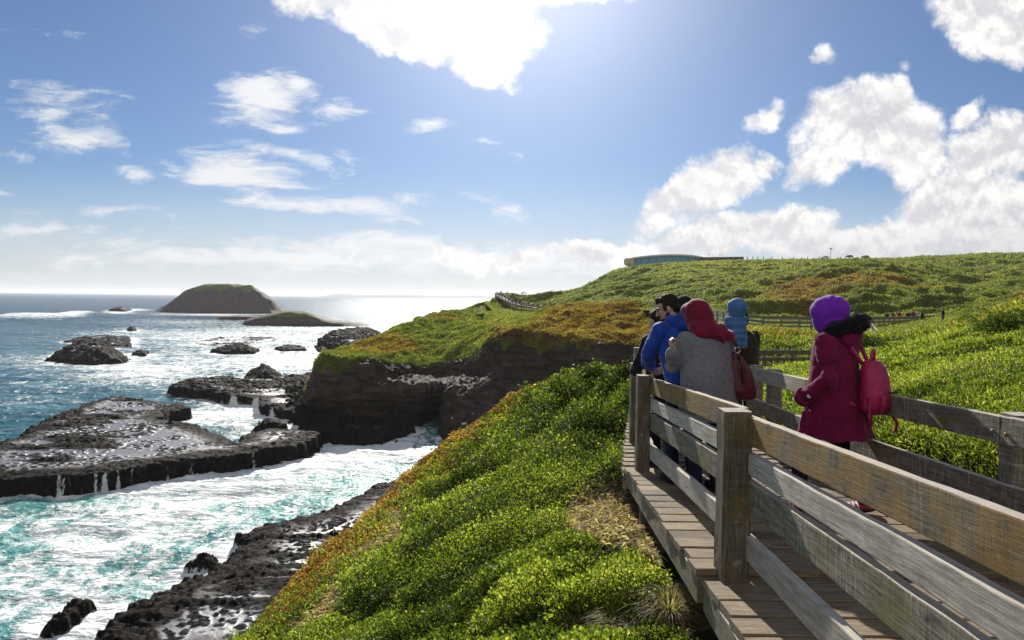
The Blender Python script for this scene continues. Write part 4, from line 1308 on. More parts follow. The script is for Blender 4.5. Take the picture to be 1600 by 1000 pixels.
W_PALE = m_wood('timber_pale', (0.30, 0.26, 0.21), (0.62, 0.56, 0.47), .0, .10, .30, stain=.15)
W_MOSS = m_wood('timber_mossy', (0.085, 0.070, 0.050), (0.31, 0.27, 0.20), .25, .6, .8, stain=.35, lich_col=(.16, .15, .04))
W_DARK = m_wood('timber_dark', (0.11, 0.088, 0.068), (0.34, 0.29, 0.23), .05, .6, .45, stain=.4, lich_col=(.14, .10, .04))
W_POST = m_wood('timber_post', (0.075, 0.060, 0.040), (0.26, 0.22, 0.165), .35, .10, .75, stain=.8, lich_col=(.17, .13, .05))
W_DECK = m_wood('timber_deck', (0.12, 0.088, 0.056), (0.36, 0.275, 0.18), .15, .12, .5, lich_col=(.2, .15, .06), top=0)
W_FAR = m_wood('timber_far', (0.20, 0.19, 0.17), (0.46, 0.44, 0.39), .1, .2, .3)
m_, t, out = new_mat('rusty_steel'); bsdf(t, out, t.mix(t.noise(t.node('ShaderNodeTexCoord').outputs['Object'], 60, 4), (.10, .04, .02), (.28, .20, .15)), .6, .5, metal=.4); M_BOLT = m_

def beam_obj(name, a, b, wid, hei, mat, parent=None, bev=0.006, wob=0.0025, seg=0.06, up=(0, 0, 1), label=None, warp=0.006, origin=(0, 0, 0)):
    """timber from a to b in its own frame (x along the length), with worn edges"""
    a, b = Vector(a), Vector(b)
    L = (b - a).length
    x = (b - a).normalized()
    y = Vector(up).cross(x).normalized()
    z = x.cross(y)
    n = max(2, int(L / seg) + 1)
    hy, hz, e = wid / 2, hei / 2, bev
    prof = []
    for (sy, sz) in ((-1, -1), (1, -1), (1, 1), (-1, 1)):
        cy_, cz_ = sy * (hy - e), sz * (hz - e)
        a0 = {(-1, -1): 180, (1, -1): 270, (1, 1): 0, (-1, 1): 90}[(sy, sz)]
        for k in range(3):
            an = R(a0 + 45 * k)
            prof.append((cy_ + e * math.cos(an), cz_ + e * math.sin(an)))
        # middle points keep broad faces subdivided
        nx_ = {(-1, -1): (0, -hz), (1, -1): (hy, 0), (1, 1): (0, hz), (-1, 1): (-hy, 0)}[(sy, sz)]
        prof.append(nx_)
    prof = np.array(prof)
    m = len(prof)
    xs = np.linspace(-L / 2, L / 2, n)
    V = np.zeros((n, m, 3))
    V[:, :, 0] = xs[:, None]
    V[:, :, 1:] = prof[None]
    V[0, :, 1:] *= 0.965; V[-1, :, 1:] *= 0.965
    sd_ = rng.random() * 50
    P3 = V.reshape(-1, 3) * [5, 14, 14] + sd_
    Nn = np.stack([fbm(P3, 3), fbm(P3 + 31, 3)], 1)
    V = V.reshape(-1, 3)
    V[:, 1:] += Nn * wob * 1.6
    wv = fbm(np.c_[xs * .9 + sd_, 0 * xs, 0 * xs], 2) * warp
    V[:, 1] += np.repeat(wv, m)
    F = []
    for i in range(n - 1):
        for k in range(m):
            F.append((i * m + k, i * m + (k + 1) % m, (i + 1) * m + (k + 1) % m, (i + 1) * m + k))
    me = bpy.data.meshes.new(name)
    me.from_pydata(V.tolist(), [], F + [tuple(reversed(range(m))), tuple((n - 1) * m + k for k in range(m))])
    me.update()
    at = me.attributes.new('tone', 'FLOAT', 'POINT')
    at.data.foreach_set('value', np.full(len(V), .35 + .3 * rng.random(), np.float32))
    if mat: me.materials.append(mat)
    o = bpy.data.objects.new(name, me)
    COL.objects.link(o)
    if parent is not None: o.parent = parent
    M4 = Matrix((x, y, z)).transposed().to_4x4()
    M4.translation = (a + b) / 2 - (Vector(parent.location) if parent is not None else Vector((0, 0, 0)))
    o.matrix_local = M4
    if label: o['label'] = label
    return o

def bolt(p, nrm, parent, r=.011):
    mb = MB()
    q_ = Vector(nrm).to_track_quat('Z', 'Y').to_matrix()
    mb.ell((0, 0, 0), (r, r, r * .55), q_, 10, 6)
    o = mb.build('bolt', M_BOLT, parent, True)
    o.location = Vector(p) - Vector(parent.location)
    return o

def W3(x, y, z):
    return Vector((x, y, z + EYE))
def deck_z(y):
    return -1.28 - .061 * y if y < 6.5 else -1.677 - .006 * (y - 6.5)

# --- the boardwalk deck, three straight lengths
bw = empty('boardwalk', W3(1.9, 3.6, deck_z(3.6)))
tag(bw, 'weathered brown plank boardwalk descending between the two timber railings', 'boardwalk')
def decking(y0, y1, xo, xi, lift, name='decking'):
    """planks laid crosswise; xo / xi give the outer and inner edge at y"""
    mbv, mbf, tone, brd = [], [], [], []
    y = y0
    while y < y1 - .05:
        wv_ = .188 + .006 * rng.random()
        yc = y + wv_ / 2
        a, b = xo(yc) + .010 * rng.normal(), xi(yc) + .02 * rng.random()
        zt = deck_z(yc) + lift + .003 * rng.normal()
        tv = np.clip(.5 + .22 * rng.normal(), .05, 1)
        n = 12
        base = len(mbv)
        for i in range(n + 1):
            x = a + (b - a) * i / n
            jy = .0025 * rng.normal(2 if False else 0) if False else .0015 * rng.normal()
            for (py_, pz_) in ((y + .003, zt - .04), (y + .003, zt - .005), (y + .010, zt), (y + wv_ - .010, zt), (y + wv_ - .003, zt - .005), (y + wv_ - .003, zt - .04)):
                mbv.append((x, py_ + jy, pz_ - .061 * (py_ - yc) * 1.0 + .0008 * rng.normal()))
                tone.append(tv); brd.append(yc * 3.7)
        for i in range(n):
            for k in range(6):
                j = (k + 1) % 6
                mbf.append((base + i * 6 + k, base + (i + 1) * 6 + k, base + (i + 1) * 6 + j, base + i * 6 + j))
        mbf.append(tuple(base + k for k in range(6)))
        mbf.append(tuple(base + n * 6 + k for k in reversed(range(6))))
        y += wv_ + .006
    me = bpy.data.meshes.new(name)
    v = np.array(mbv) + [0, 0, EYE] - np.array(bw.location)
    # local x of the timber shader runs along the plank already
    me.from_pydata(v.tolist(), [], mbf); me.update()
    at = me.attributes.new('tone', 'FLOAT', 'POINT'); at.data.foreach_set('value', np.array(tone, np.float32))
    at = me.attributes.new('board', 'FLOAT', 'POINT'); at.data.foreach_set('value', np.array(brd, np.float32))
    me.materials.append(W_DECK)
    o = bpy.data.objects.new(name, me); COL.objects.link(o); o.parent = bw
    return o
xoA = lambda y: 1.046 - .055 * (3.63 - y)
xoB = lambda y: 1.018 + (y - 3.7) * .039
xoC = lambda y: 1.10 + (y - 6.7) * .195
decking(-1.6, 3.66, xoA, lambda y: 2.93, 0)
decking(3.675, 6.62, xoB, lambda y: 2.93, .04)
decking(6.635, 11.6, xoC, lambda y: 2.90 + max(0, y - 8) * .35, 0)
for (y0, y1, xo, lift) in ((-1.6, 3.67, xoA, 0), (3.68, 6.62, xoB, .04), (6.64, 11.6, xoC, 0)):
    beam_obj('edge_beam', W3(xo(y0) + .035, y0, deck_z(y0) + lift - .118), W3(xo(y1) + .035, y1, deck_z(y1) + lift - .118), .05, .15, W_MOSS, bw, .004)
beam_obj('edge_beam', W3(2.88, -1.6, deck_z(-1.6) - .118), W3(2.88, 6.6, deck_z(6.6) - .118), .05, .15, W_DARK, bw)
beam_obj('joist', W3(1.8, -1.6, deck_z(-1.6) - .14), W3(1.8, 6.5, deck_z(6.5) - .14), .07, .16, W_DARK, bw)
for (x, y, dz_) in ((1.20, 5.95, 0), (1.13, 2.9, 0), (1.25, 7.2, 0), (2.62, 1.5, 0), (2.62, 4.6, 0), (1.62, 9.2, 0)):
    beam_obj('support_post', W3(x, y, deck_z(y) - 1.0), W3(x, y, deck_z(y) - .045), .11, .11, W_POST, bw, up=(1, 0, 0))

# --- left railing (seen from outside): four rails on three lengths
lr = empty('timber_railing', W3(1.19, 3.66, deck_z(3.66)))
tag(lr, 'weathered four-rail railing nearest the camera, ochre lichen on its top rail', 'railing')
def rail_set(parent, pts, tops, mats, hs, th=.045):
    for (ra, rb) in zip(pts[:-1], pts[1:]):
        for (tp, mt, h) in zip(tops, mats, hs):
            a = Vector(ra[:3]); b = Vector(rb[:3])
            a.z += tp - h / 2; b.z += tp - h / 2
            beam_obj('rail', a, b, th, h, mt, parent)
LT, LH = [.885, .69, .545, .25], [.152, .112, .155, .135]
def dk(x, y, l=0): return W3(x, y, deck_z(y) + l)
segs = [[dk(1.038, -1.5), dk(1.288, 3.72)], [dk(1.292, 3.735, .035), dk(1.345, 6.48, .045)], [dk(1.35, 6.495, .05), dk(1.55, 8.02, .05)], [dk(1.555, 8.03, .05), dk(2.10, 10.85, .05)]]
for i, s_ in enumerate(segs):
    rail_set(lr, s_, LT, [W_LICH, W_PALE, W_MOSS, W_PALE], LH)
for (x, y, tp, w_) in ((1.055, 1.2, .90, .145), (1.205, 3.66, .915, .15), (1.262, 6.5, .955, .125), (1.455, 7.98, .94, .12), (2.00, 10.8, .94, .12)):
    low = -.62 if y < 3 else -.06
    beam_obj('post', W3(x, y, deck_z(y) - .0), W3(x, y, deck_z(y) + tp), w_, w_, W_POST, lr, .012, .005, .05, up=(1, 0, 0), warp=.004)
for (x_, y_) in ((1.268, 3.60), (1.285, 3.80), (1.318, 6.44), (1.315, 6.40)):
    for z_ in (.81, .64, .47, .19):
        bolt(dk(x_ - .002, y_, z_ + (.04 if y_ > 3.7 else 0)), (-1, 0, 0), lr, .007)
for z_ in (.80, .47):
    bolt(dk(1.135, 3.60, z_), (-1, -.2, 0), lr)
# --- right railing
rr_ = empty('timber_railing', W3(2.7, 3.6, deck_z(3.6)))
tag(rr_, 'dark two-rail timber railing on the grass-slope side of the boardwalk', 'railing')
rp = [(2.63, -1.5), (2.66, 3.66), (2.70, 6.2), (2.86, 8.2)]
def rz_(y): return -.46 - .04 * y
for i in range(3):
    (x0, y0), (x1, y1) = rp[i], rp[i + 1]
    if i: y0 += .006
    mt = [W_DARK, W_DARK, W_PALE][i]
    beam_obj('rail', W3(x0, y0, rz_(y0) - .075), W3(x1, y1, rz_(y1) - .075), .045, .15, mt, rr_)
    beam_obj('rail', W3(x0, y0, rz_(y0) - .435), W3(x1, y1, rz_(y1) - .435), .045, .15, [W_DARK, W_DARK, W_MOSS][i], rr_)
for (x, y) in ((2.735, 1.6), (2.75, 3.68), (2.77, 5.55), (2.86, 7.4), (2.95, 8.2)):
    beam_obj('post', W3(x, y, rz_(y) - 1.35), W3(x, y, rz_(y) + .012), .13, .13, W_DARK, rr_, .012, .005, .05, up=(1, 0, 0), warp=.004)
for dy_ in (-.05, .05):
    for zz_ in (-.09,):
        bolt(W3(2.632, 3.66 + dy_, rz_(3.66) + zz_), (-1, 0, 0), rr_, .013)
        bolt(W3(2.632, 3.66 + dy_, rz_(3.66) - .45), (-1, 0, 0), rr_, .013)

# --- lower boardwalk across the dip and its railings
def fence(name, label, pts, heights, hs, spacing, post=.11, th=.05, mat=None, over=.02, depth=.25, cat='fence', group=None):
    """pts: top-of-fence points in the world; rails at drops below the top"""
    mat = mat or W_FAR
    pts = [Vector(p) for p in pts]
    tot = max(-h for h in heights) + .45
    root = empty(name, pts[0] - Vector((0, 0, tot)))
    tag(root, label, cat, group)
    for h, w_ in zip(heights, hs):
        mb = MB()
        for a, b in zip(pts[:-1], pts[1:]):
            off = Vector((0, 0, h - w_ / 2))
            mb.beam(a + off - root.location, b + off - root.location, th, w_)
        mb.build('rail', mat, root)
    # posts along the line
    acc, nxt = 0.0, spacing * .3
    for a, b in zip(pts[:-1], pts[1:]):
        L = (b - a).length
        while nxt < acc + L:
            p = a.lerp(b, (nxt - acc) / L)
            mb = MB()
            mb.box((0, 0, 0), (post, post, tot + over), None, post * .12)
            o = mb.build('post', mat, root)
            o.location = p - Vector((0, 0, (tot - over) / 2)) - root.location
            nxt += spacing
        acc += L
    return root
V3 = lambda px, py, d: Vector(P(px, py, d))
fence('timber_railing', 'grey railing of the lower boardwalk in the dip behind the group',
      [V3(1120, 549, 27.5), V3(1180, 547, 29), V3(1265, 547, 29.4), V3(1345, 549, 29.8)], [0, -.30, -.60], [.20, .16, .16], 1.3, .12, mat=W_MOSS, cat='railing')
lb = MB()
a_, b_ = V3(1100, 579, 27.2), V3(1360, 580, 28.6)
lb.beam(a_, b_, 1.1, .10)
lbo = lb.build('lower_boardwalk', W_DECK); tag(lbo, 'lower plank boardwalk crossing the dip behind the group of people', 'boardwalk')
for k_, dxx in enumerate((0.0, .9)):
    fence('handrail', ['pale handrail climbing towards the far fence, left one of the pair behind the fur hood', 'pale handrail climbing towards the far fence, right one of the pair beside the grass slope'][k_],
          [V3(1337, 500, 46) + Vector((dxx, 0, 0)), V3(1350, 520, 38) + Vector((dxx, 0, 0)), V3(1366, 546, 31) + Vector((dxx * .5, 0, 0))], [0, -.45], [.14, .12], 3.2, .12, mat=W_PALE, cat='railing', group='handrails climbing towards the far fence')
# --- far fence line
fence('timber_fence', 'long grey timber fence beneath the big green hill, running behind the purple headscarf',
      [V3(1085, 482, 66), V3(1120, 485, 58), V3(1160, 489.5, 51), V3(1198, 494, 48), V3(1262, 495, 50), V3(1340, 495, 62)], [0, -.34, -.64], [.22, .18, .14], 1.9, .13)
fence('timber_fence', 'grey timber fence with visitors leaning on it at the right below the big hill',
      [V3(1352, 495, 64), V3(1400, 494.5, 74), V3(1480, 492, 90)], [0, -.42, -.80], [.30, .2, .2], 2.3, .15)
fence('timber_fence', 'thin distant fence line crossing the green slope above the brown knoll',
      [V3(1082, 481, 68), V3(1055, 477, 90), V3(1020, 472, 130), V3(985, 468.5, 158), V3(958, 469, 178)], [0, -.45], [.14, .14], 3.2, .2)
fence('timber_fence', 'far thin fence between the knoll and the crowded lookout walkway',
      [V3(880, 476, 228), V3(862, 478.5, 240), V3(836, 480, 258)], [0, -.5, -.95], [.22, .2, .2], 2.8, .26)
# --- crowded lookout walkway in the distance
wk = empty('lookout_walkway', V3(835, 487, 262)); tag(wk, 'distant zigzag lookout walkway packed with visitors on the headland', 'walkway')
wl = [V3(838, 482, 252), V3(812, 477.5, 266), V3(796, 472, 282), V3(781, 464.5, 300), V3(779, 461.5, 312), V3(800, 461, 322)]
mb = MB()
for a, b in zip(wl[:-1], wl[1:]): mb.beam(a - wk.location, b - wk.location, 3.4, .35)
mb.build('deck', W_DECK, wk)
for s_ in (-1, 1):
    mb = MB()
    for a, b in zip(wl[:-1], wl[1:]):
        n_ = Vector((-(b - a).y, (b - a).x, 0)).normalized() * 1.7 * s_
        for h in (.3, .62, .95): mb.beam(a + n_ + Vector((0, 0, h)) - wk.location, b + n_ + Vector((0, 0, h)) - wk.location, .08, .22)
    mb.build('rail', W_FAR if s_ > 0 else W_PALE, wk)
    for a, b in zip(wl[:-1], wl[1:]):
        n_ = Vector((-(b - a).y, (b - a).x, 0)).normalized() * 1.7 * s_
        k_ = max(1, int((b - a).length / 4))
        for i in range(k_):
            mb = MB(); mb.box((0, 0, 0), (.2, .2, 3.2)); o = mb.build('post', W_DARK, wk)
            o.location = a.lerp(b, i / k_) + n_ + Vector((0, 0, -.3)) - wk.location

# ------------------------------------------------------------------ visitor centre on the skyline
def pm(name, col, rough=.6, spec=.4, metal=0.0):
    m, t, out = new_mat(name)
    n = t.noise(t.node('ShaderNodeTexCoord').outputs['Object'], 3.0, 5, .6)
    bsdf(t, out, t.mix(t.lin(n, .3, .7, 0, 1), tuple(q * .82 for q in col), tuple(min(1, q * 1.12) for q in col)), rough, spec, metal=metal)
    return m
M_ROOF, M_GLASS, M_DARKW = pm('pale_roof', (.70, .66, .55), .5), pm('blue_glass', (.10, .32, .42), .25, .6), pm('dark_wall', (.07, .07, .07))
def centre():
    D0 = 425
    c = V3(1060, 408, D0)
    root = empty('visitor_centre', c); tag(root, 'low curved visitor building with blue glass on the hilltop skyline', 'building')
    secs = [(980, 403.5, 411, 3), (990, 402, 412.5, 8), (1005, 400, 414, 11), (1025, 398.2, 414, 13), (1045, 397.3, 413, 14), (1065, 397.5, 411, 14), (1085, 399, 409.5, 12), (1098, 401.5, 408, 9), (1112, 403.2, 408, 7)]
    rv, gv = [], []
    for px, yt, yb, dep in secs:
        a = P(px, yt, D0); b = P(px, yb, D0); th = .9
        rv.append([(a[0], D0 - .8, a[2] - th), (a[0], D0 - 1.0, a[2]), (a[0], D0 + dep, a[2] + .35), (a[0], D0 + dep * 2, a[2]), (a[0], D0 + dep * 2, a[2] - th)])
        gv.append([(a[0], D0 + .5, a[2] - th + .05), (a[0], D0 + .9, b[2] - 1.5)])
    rv = np.array(rv) - np.array(c); gv = np.array(gv) - np.array(c)
    n = len(secs)
    def strip(name, arr, mat, i0=0, i1=None, lab=None):
        arr = arr[i0:i1]
        k = arr.shape[1]
        o = mesh_np(name, arr.reshape(-1, 3), grid_faces(arr.shape[0], k), mat, None, False, root)
        if lab: o['label'] = lab
        return o
    strip('roof', resample(rv, 40, 0), M_ROOF)
    strip('window_wall', resample(gv, 40, 0)[3:], M_GLASS)
    # slanted end block
    a, b = rv[0], rv[1]
    mb = MB()
    e = [Vector(q_) for q_ in (rv[0][1], rv[1][1], gv[1][1], (rv[0][1][0] + .6, gv[0][1][1], rv[0][1][2] - 3.2))]
    back = [q_ + Vector((0, 14, 0)) for q_ in e]
    mb.add(e + back, [(0, 3, 2, 1), (4, 5, 6, 7), (0, 1, 5, 4), (1, 2, 6, 5), (2, 3, 7, 6), (3, 0, 4, 7)])
    mb.build('end_block', pm('cream_cladding', (.70, .55, .30)), root)
    for i in range(3, 38, 3):
        g = resample(gv, 40, 0)[i]
        mb = MB(); mb.beam(Vector(g[0]) - Vector((0, .12, 0)), Vector(g[1]) - Vector((0, .12, 0)), .18, .18, up=(1, 0, 0)); mb.build('mullion', M_DARKW, root)
    # low terrace wall to the right
    mb = MB()
    t0, t1 = V3(1096, 405.5, D0 - 2) - c, V3(1160, 404.5, D0 + 4) - c
    mb.beam(t0, t1, 3, 2.6)
    mb.build('terrace', M_DARKW, root)
    mb = MB(); mb.beam(V3(1100, 402.6, D0 + 2) - c, V3(1155, 402.2, D0 + 6) - c, 6, .4); mb.build('terrace_roof', M_ROOF, root)
centre()

# ------------------------------------------------------------------ car park things on the skyline
M_TYRE, M_WIN = pm('tyre', (.02, .02, .02), .8), pm('car_glass', (.03, .04, .05), .1, .8)
def car(px, py, d, col, label, rz):
    p = V3(px, py, d)
    root = empty('parked_car', p, rz); tag(root, label, 'car', 'cars on the skyline')
    prof = [(-2.2, .35), (-2.25, .8), (-1.9, .95), (-1.2, 1.02), (-.6, 1.45), (.9, 1.5), (1.75, 1.05), (2.15, .9), (2.2, .35)]
    mb = MB()
    for s_ in (0,):
        vs = [(x, y, z) for y, k in ((-.85, 1), (-.80, 1), (.80, 1), (.85, 1)) for x, z in prof]
        for i in range(9):
            vs[i] = (vs[i][0] * .97, vs[i][1], vs[i][2] * .97); vs[27 + i] = (vs[27 + i][0] * .97, vs[27 + i][1], vs[27 + i][2] * .97)
        fs = [tuple(reversed(range(9))), tuple(27 + i for i in range(9))]
        for r_ in range(3):
            for i in range(9):
                j = (i + 1) % 9
                fs.append((r_ * 9 + i, r_ * 9 + j, r_ * 9 + 9 + j, r_ * 9 + 9 + i))
        mb.add(vs, fs)
    mb.build('body', pm('car_paint', col, .25, .6), root)
    for y_ in (-.86, .86):
        mb = MB(); mb.add([(-1.0, y_, 1.05), (-.5, y_, 1.38), (.8, y_, 1.42), (1.4, y_, 1.08)], [(0, 1, 2, 3)]); mb.build('side_window', M_WIN, root)
        for x_ in (-1.4, 1.35):
            mb = MB(); mb.tube([(x_, y_ - .1, .33), (x_, y_ + .1, .33)], .33, 14); mb.build('wheel', M_TYRE, root)
car(1327, 402.5, 400, (.03, .035, .05), 'dark car parked on the skyline right of the lamp post', R(20))
car(1289, 404, 405, (.5, .5, .5), 'pale car parked on the skyline left of the lamp post', R(-10))
car(1352, 403, 402, (.10, .11, .12), 'grey car at the right end of the skyline car park', R(5))
lp = empty('lamp_post', V3(1298, 404, 395)); tag(lp, 'single tall lamp post standing on the hill skyline', 'lamp post')
mb = MB(); mb.tube([(0, 0, 0), (0, 0, 5.4)], [.13, .09], 8); mb.build('pole', M_DARKW, lp)
mb = MB(); mb.tube([(0, 0, 5.3), (0, 0, 5.5), (0, 0, 5.85), (0, 0, 6.0)], [.15, .75, .75, .1], 12); mb.build('lamp_head', M_DARKW, lp)
for i, px in enumerate((1168, 1176, 1184, 1193, 1206, 1222, 1240, 1262, 1280, 1313, 1340)):
    b0 = V3(px, 404.5, 400)
    mb = MB(); mb.box((0, 0, .5), (.35, .35, 1.7), None, .05); o = mb.build('bollard', M_DARKW); o.location = b0
    tag(o, 'short dark bollard on the skyline in front of the car park', 'bollard', 'bollards along the hilltop car park')

# ------------------------------------------------------------------ people
def cloth(name, col, rough=.9, weave=0.0, sheen=.2, spec=.15, var=.18, col2=None, wsc=160):
    m, t, out = new_mat(name)
    co = t.node('ShaderNodeTexCoord').outputs['Object']
    n = t.noise(co, 9, 5, .6)
    c = t.mix(t.ss(n, .3, .7), tuple(q * (1 - var) for q in col), tuple(min(1, q * (1 + var)) for q in col))
    f = t.noise(co, wsc, 3, .7)
    if weave or col2:
        c = t.mix(t.ss(f, .42, .6, 0, max(weave, .5)), c, col2 or tuple(q * 2.2 for q in col))
    bsdf(t, out, c, rough, spec, t.m('ADD', f, t.m('MULTIPLY', t.noise(co, 22, 4, .6), 2.0)), .5, .004, sheen=sheen)
    return m
M_SKIN = cloth('skin', (.45, .26, .18), .5, sheen=0, spec=.35, var=.06)
M_HAIR = cloth('dark_hair', (.020, .012, .008), .75, sheen=0, spec=.2, wsc=300)
M_MAG = cloth('magenta_wool', (.115, .006, .036), .95, .25, .12)
M_PURP = cloth('purple_scarf', (.17, .022, .40), .8, 0, .3)
M_FUR = cloth('black_fur', (.008, .008, .010), .9, 0, .3)
M_PINK = cloth('pink_leather', (.36, .014, .085), .5, 0, 0, .4)
M_BLK = cloth('black_cloth', (.012, .012, .015), .85, 0, .1)
M_GREY = cloth('grey_tweed', (.10, .104, .118), .95, .5, .2, col2=(.36, .365, .39), wsc=150)
M_RED = cloth('red_scarf', (.17, .008, .024), .8, 0, .3, col2=(.10, .012, .06), wsc=34)
M_BURG = cloth('burgundy_leather', (.075, .008, .016), .45, 0, 0, .45)
M_BLUE = cloth('blue_jacket', (.015, .055, .30), .7, 0, .2)
M_KID = cloth('dusty_blue_quilt', (.055, .14, .30), .75, 0, .2)
M_NAVY = cloth('navy_trousers', (.015, .02, .045), .85)
M_SHOE = cloth('pink_shoe', (.50, .04, .10), .5)
M_WHITE = cloth('white_trim', (.65, .63, .62), .6)
M_STEEL = pm('ring_steel', (.6, .6, .6), .25, .6, 1.0)

def sculpt(name, mb, mat, parent=None, voxel=.01, smooth=4, disp=None, world=None):
    """fuse the solids of mb into one continuous skin"""
    me0 = bpy.data.meshes.new('tmp'); me0.from_pydata(mb.v, [], mb.f); me0.update()
    ob = bpy.data.objects.new('tmp', me0); COL.objects.link(ob)
    m = ob.modifiers.new('r', 'REMESH'); m.mode = 'VOXEL'; m.voxel_size = voxel
    if smooth:
        m = ob.modifiers.new('s', 'SMOOTH'); m.iterations = smooth; m.factor = .5
    dg = bpy.context.evaluated_depsgraph_get()
    me = bpy.data.meshes.new_from_object(ob.evaluated_get(dg))
    bpy.data.objects.remove(ob); bpy.data.meshes.remove(me0)
    me.name = name
    n = len(me.vertices)
    if disp is not None and n:
        co = np.empty(n * 3, np.float32); me.vertices.foreach_get('co', co)
        nr_ = np.empty(n * 3, np.float32); me.vertices.foreach_get('normal', nr_)
        co, nr_ = co.reshape(-1, 3).astype(float), nr_.reshape(-1, 3)
        co = co + nr_ * disp(co)[:, None]
        me.vertices.foreach_set('co', co.astype(np.float32).ravel())
    me.polygons.foreach_set('use_smooth', np.ones(len(me.polygons), bool))
    me.materials.clear(); me.materials.append(mat)
    o = bpy.data.objects.new(name, me); COL.objects.link(o)
    if parent is not None: o.parent = parent
    return o

def folds(amp, sx=6, sz=2.5, seed=0, vert=True):
    def f(c):
        a = np.arctan2(c[:, 1], c[:, 0])
        q_ = np.c_[np.cos(a) * 1.3, np.sin(a) * 1.3, c[:, 2] * sz * .5] * [sx * .35, sx * .35, 1] + seed
        return amp * (fbm(q_, 3) + .5 * fbm(c * 14 + seed, 2))
    return f

def ring_loft(mb, secs, n=28):
    """secs: (x, y, z, rx, ry) stacked sections, capped"""
    b = len(mb.v); V = []
    for x, y, z, rx, ry in secs:
        for k in range(n):
            a = 2 * math.pi * k / n
            V.append((x + rx * math.cos(a), y + ry * math.sin(a), z))
    F = []
    for i in range(len(secs) - 1):
        for k in range(n):
            j = (k + 1) % n
            F.append((i * n + k, i * n + j, i * n + n + j, i * n + n + k))
    F.append(tuple(reversed(range(n)))); F.append(tuple((len(secs) - 1) * n + k for k in range(n)))
    mb.add(V, F)

def limb(mb, pts, rad, n=14):
    pts = [Vector(p) for p in pts]
    mb.tube(pts, list(rad), n)
    for p, r_ in zip(pts, rad): mb.ell(p, (r_ * .99,) * 3, None, 12, 8)

def head(mb, c, rz=0.0, tilt=0.0, roll=0.0, s=1.0, face=True):
    """head at centre c facing local +y, turned rz, bowed by tilt"""
    M_ = Matrix.Rotation(rz, 3, 'Z') @ Matrix.Rotation(-tilt, 3, 'X') @ Matrix.Rotation(roll, 3, 'Y')
    c = Vector(c)
    q_ = lambda x, y, z: c + M_ @ (Vector((x, y, z)) * s)
    mb.ell(q_(0, -.012, .028), (.075 * s, .094 * s, .088 * s), M_, 18, 12)
    mb.ell(q_(0, .022, -.035), (.058 * s, .066 * s, .078 * s), M_, 16, 10)
    mb.ell(q_(0, .058, -.088), (.030 * s, .026 * s, .022 * s), M_, 10, 8)
    if face:
        mb.tube([q_(0, .080, .020), q_(0, .100, -.012), q_(0, .108, -.030)], [.009 * s, .012 * s, .014 * s], 8)
        mb.ell(q_(0, .104, -.030), (.016 * s, .013 * s, .011 * s), M_, 8, 6)
        mb.ell(q_(0, .078, .028), (.052 * s, .014 * s, .010 * s), M_, 12, 6)
        for sx in (-1, 1):
            mb.ell(q_(.030 * sx, .070, -.012), (.022 * s, .018 * s, .018 * s), M_, 10, 6)
            mb.ell(q_(.078 * sx, -.004, -.008), (.010 * s, .020 * s, .032 * s), M_, 10, 8)
        mb.ell(q_(0, .086, -.058), (.024 * s, .012 * s, .006 * s), M_, 10, 6)
        mb.ell(q_(0, .084, -.068), (.020 * s, .012 * s, .007 * s), M_, 10, 6)
    return q_, M_

def hand(mb, w, d, palm, curl=.5, s=1.0, thumb=1):
    """wrist w, pointing d, palm facing palm: palm block, four fingers and a thumb"""
    w, d, p = Vector(w), Vector(d).normalized(), Vector(palm).normalized()
    sd_ = d.cross(p).normalized(); p = sd_.cross(d)
    mt = Matrix((sd_, d, p)).transposed()
    mb.ell(w + d * .045 * s, (.038 * s, .052 * s, .016 * s), mt, 14, 8)
    mb.ell(w + d * .005 * s, (.026 * s, .03 * s, .020 * s), mt, 12, 8)
    for i, (ox, ln) in enumerate(((-.029, .062), (-.010, .074), (.010, .070), (.028, .054))):
        a = w + d * .085 * s + sd_ * ox * s
        r0 = .0088 * s
        c1, c2 = curl * .9 + .1 * i * .5, curl * 1.9 + .08 * i
        k1 = a + (d * math.cos(c1) + p * math.sin(c1)) * ln * .42 * s
        k2 = k1 + (d * math.cos(c1 + c2 * .5) + p * math.sin(c1 + c2 * .5)) * ln * .33 * s
        k3 = k2 + (d * math.cos(c1 + c2) + p * math.sin(c1 + c2)) * ln * .25 * s
        limb(mb, [a - d * .012 * s, k1, k2, k3], [r0 * 1.05, r0, r0 * .92, r0 * .8], 8)
    b = w + d * .02 * s + sd_ * -.028 * s * thumb
    k1 = b + (sd_ * -.6 * thumb + d * .8 + p * .25).normalized() * .034 * s
    k2 = k1 + (sd_ * -.2 * thumb + d * .8 + p * .55).normalized() * .028 * s
    limb(mb, [b, k1, k2], [.012 * s, .0105 * s, .009 * s], 8)

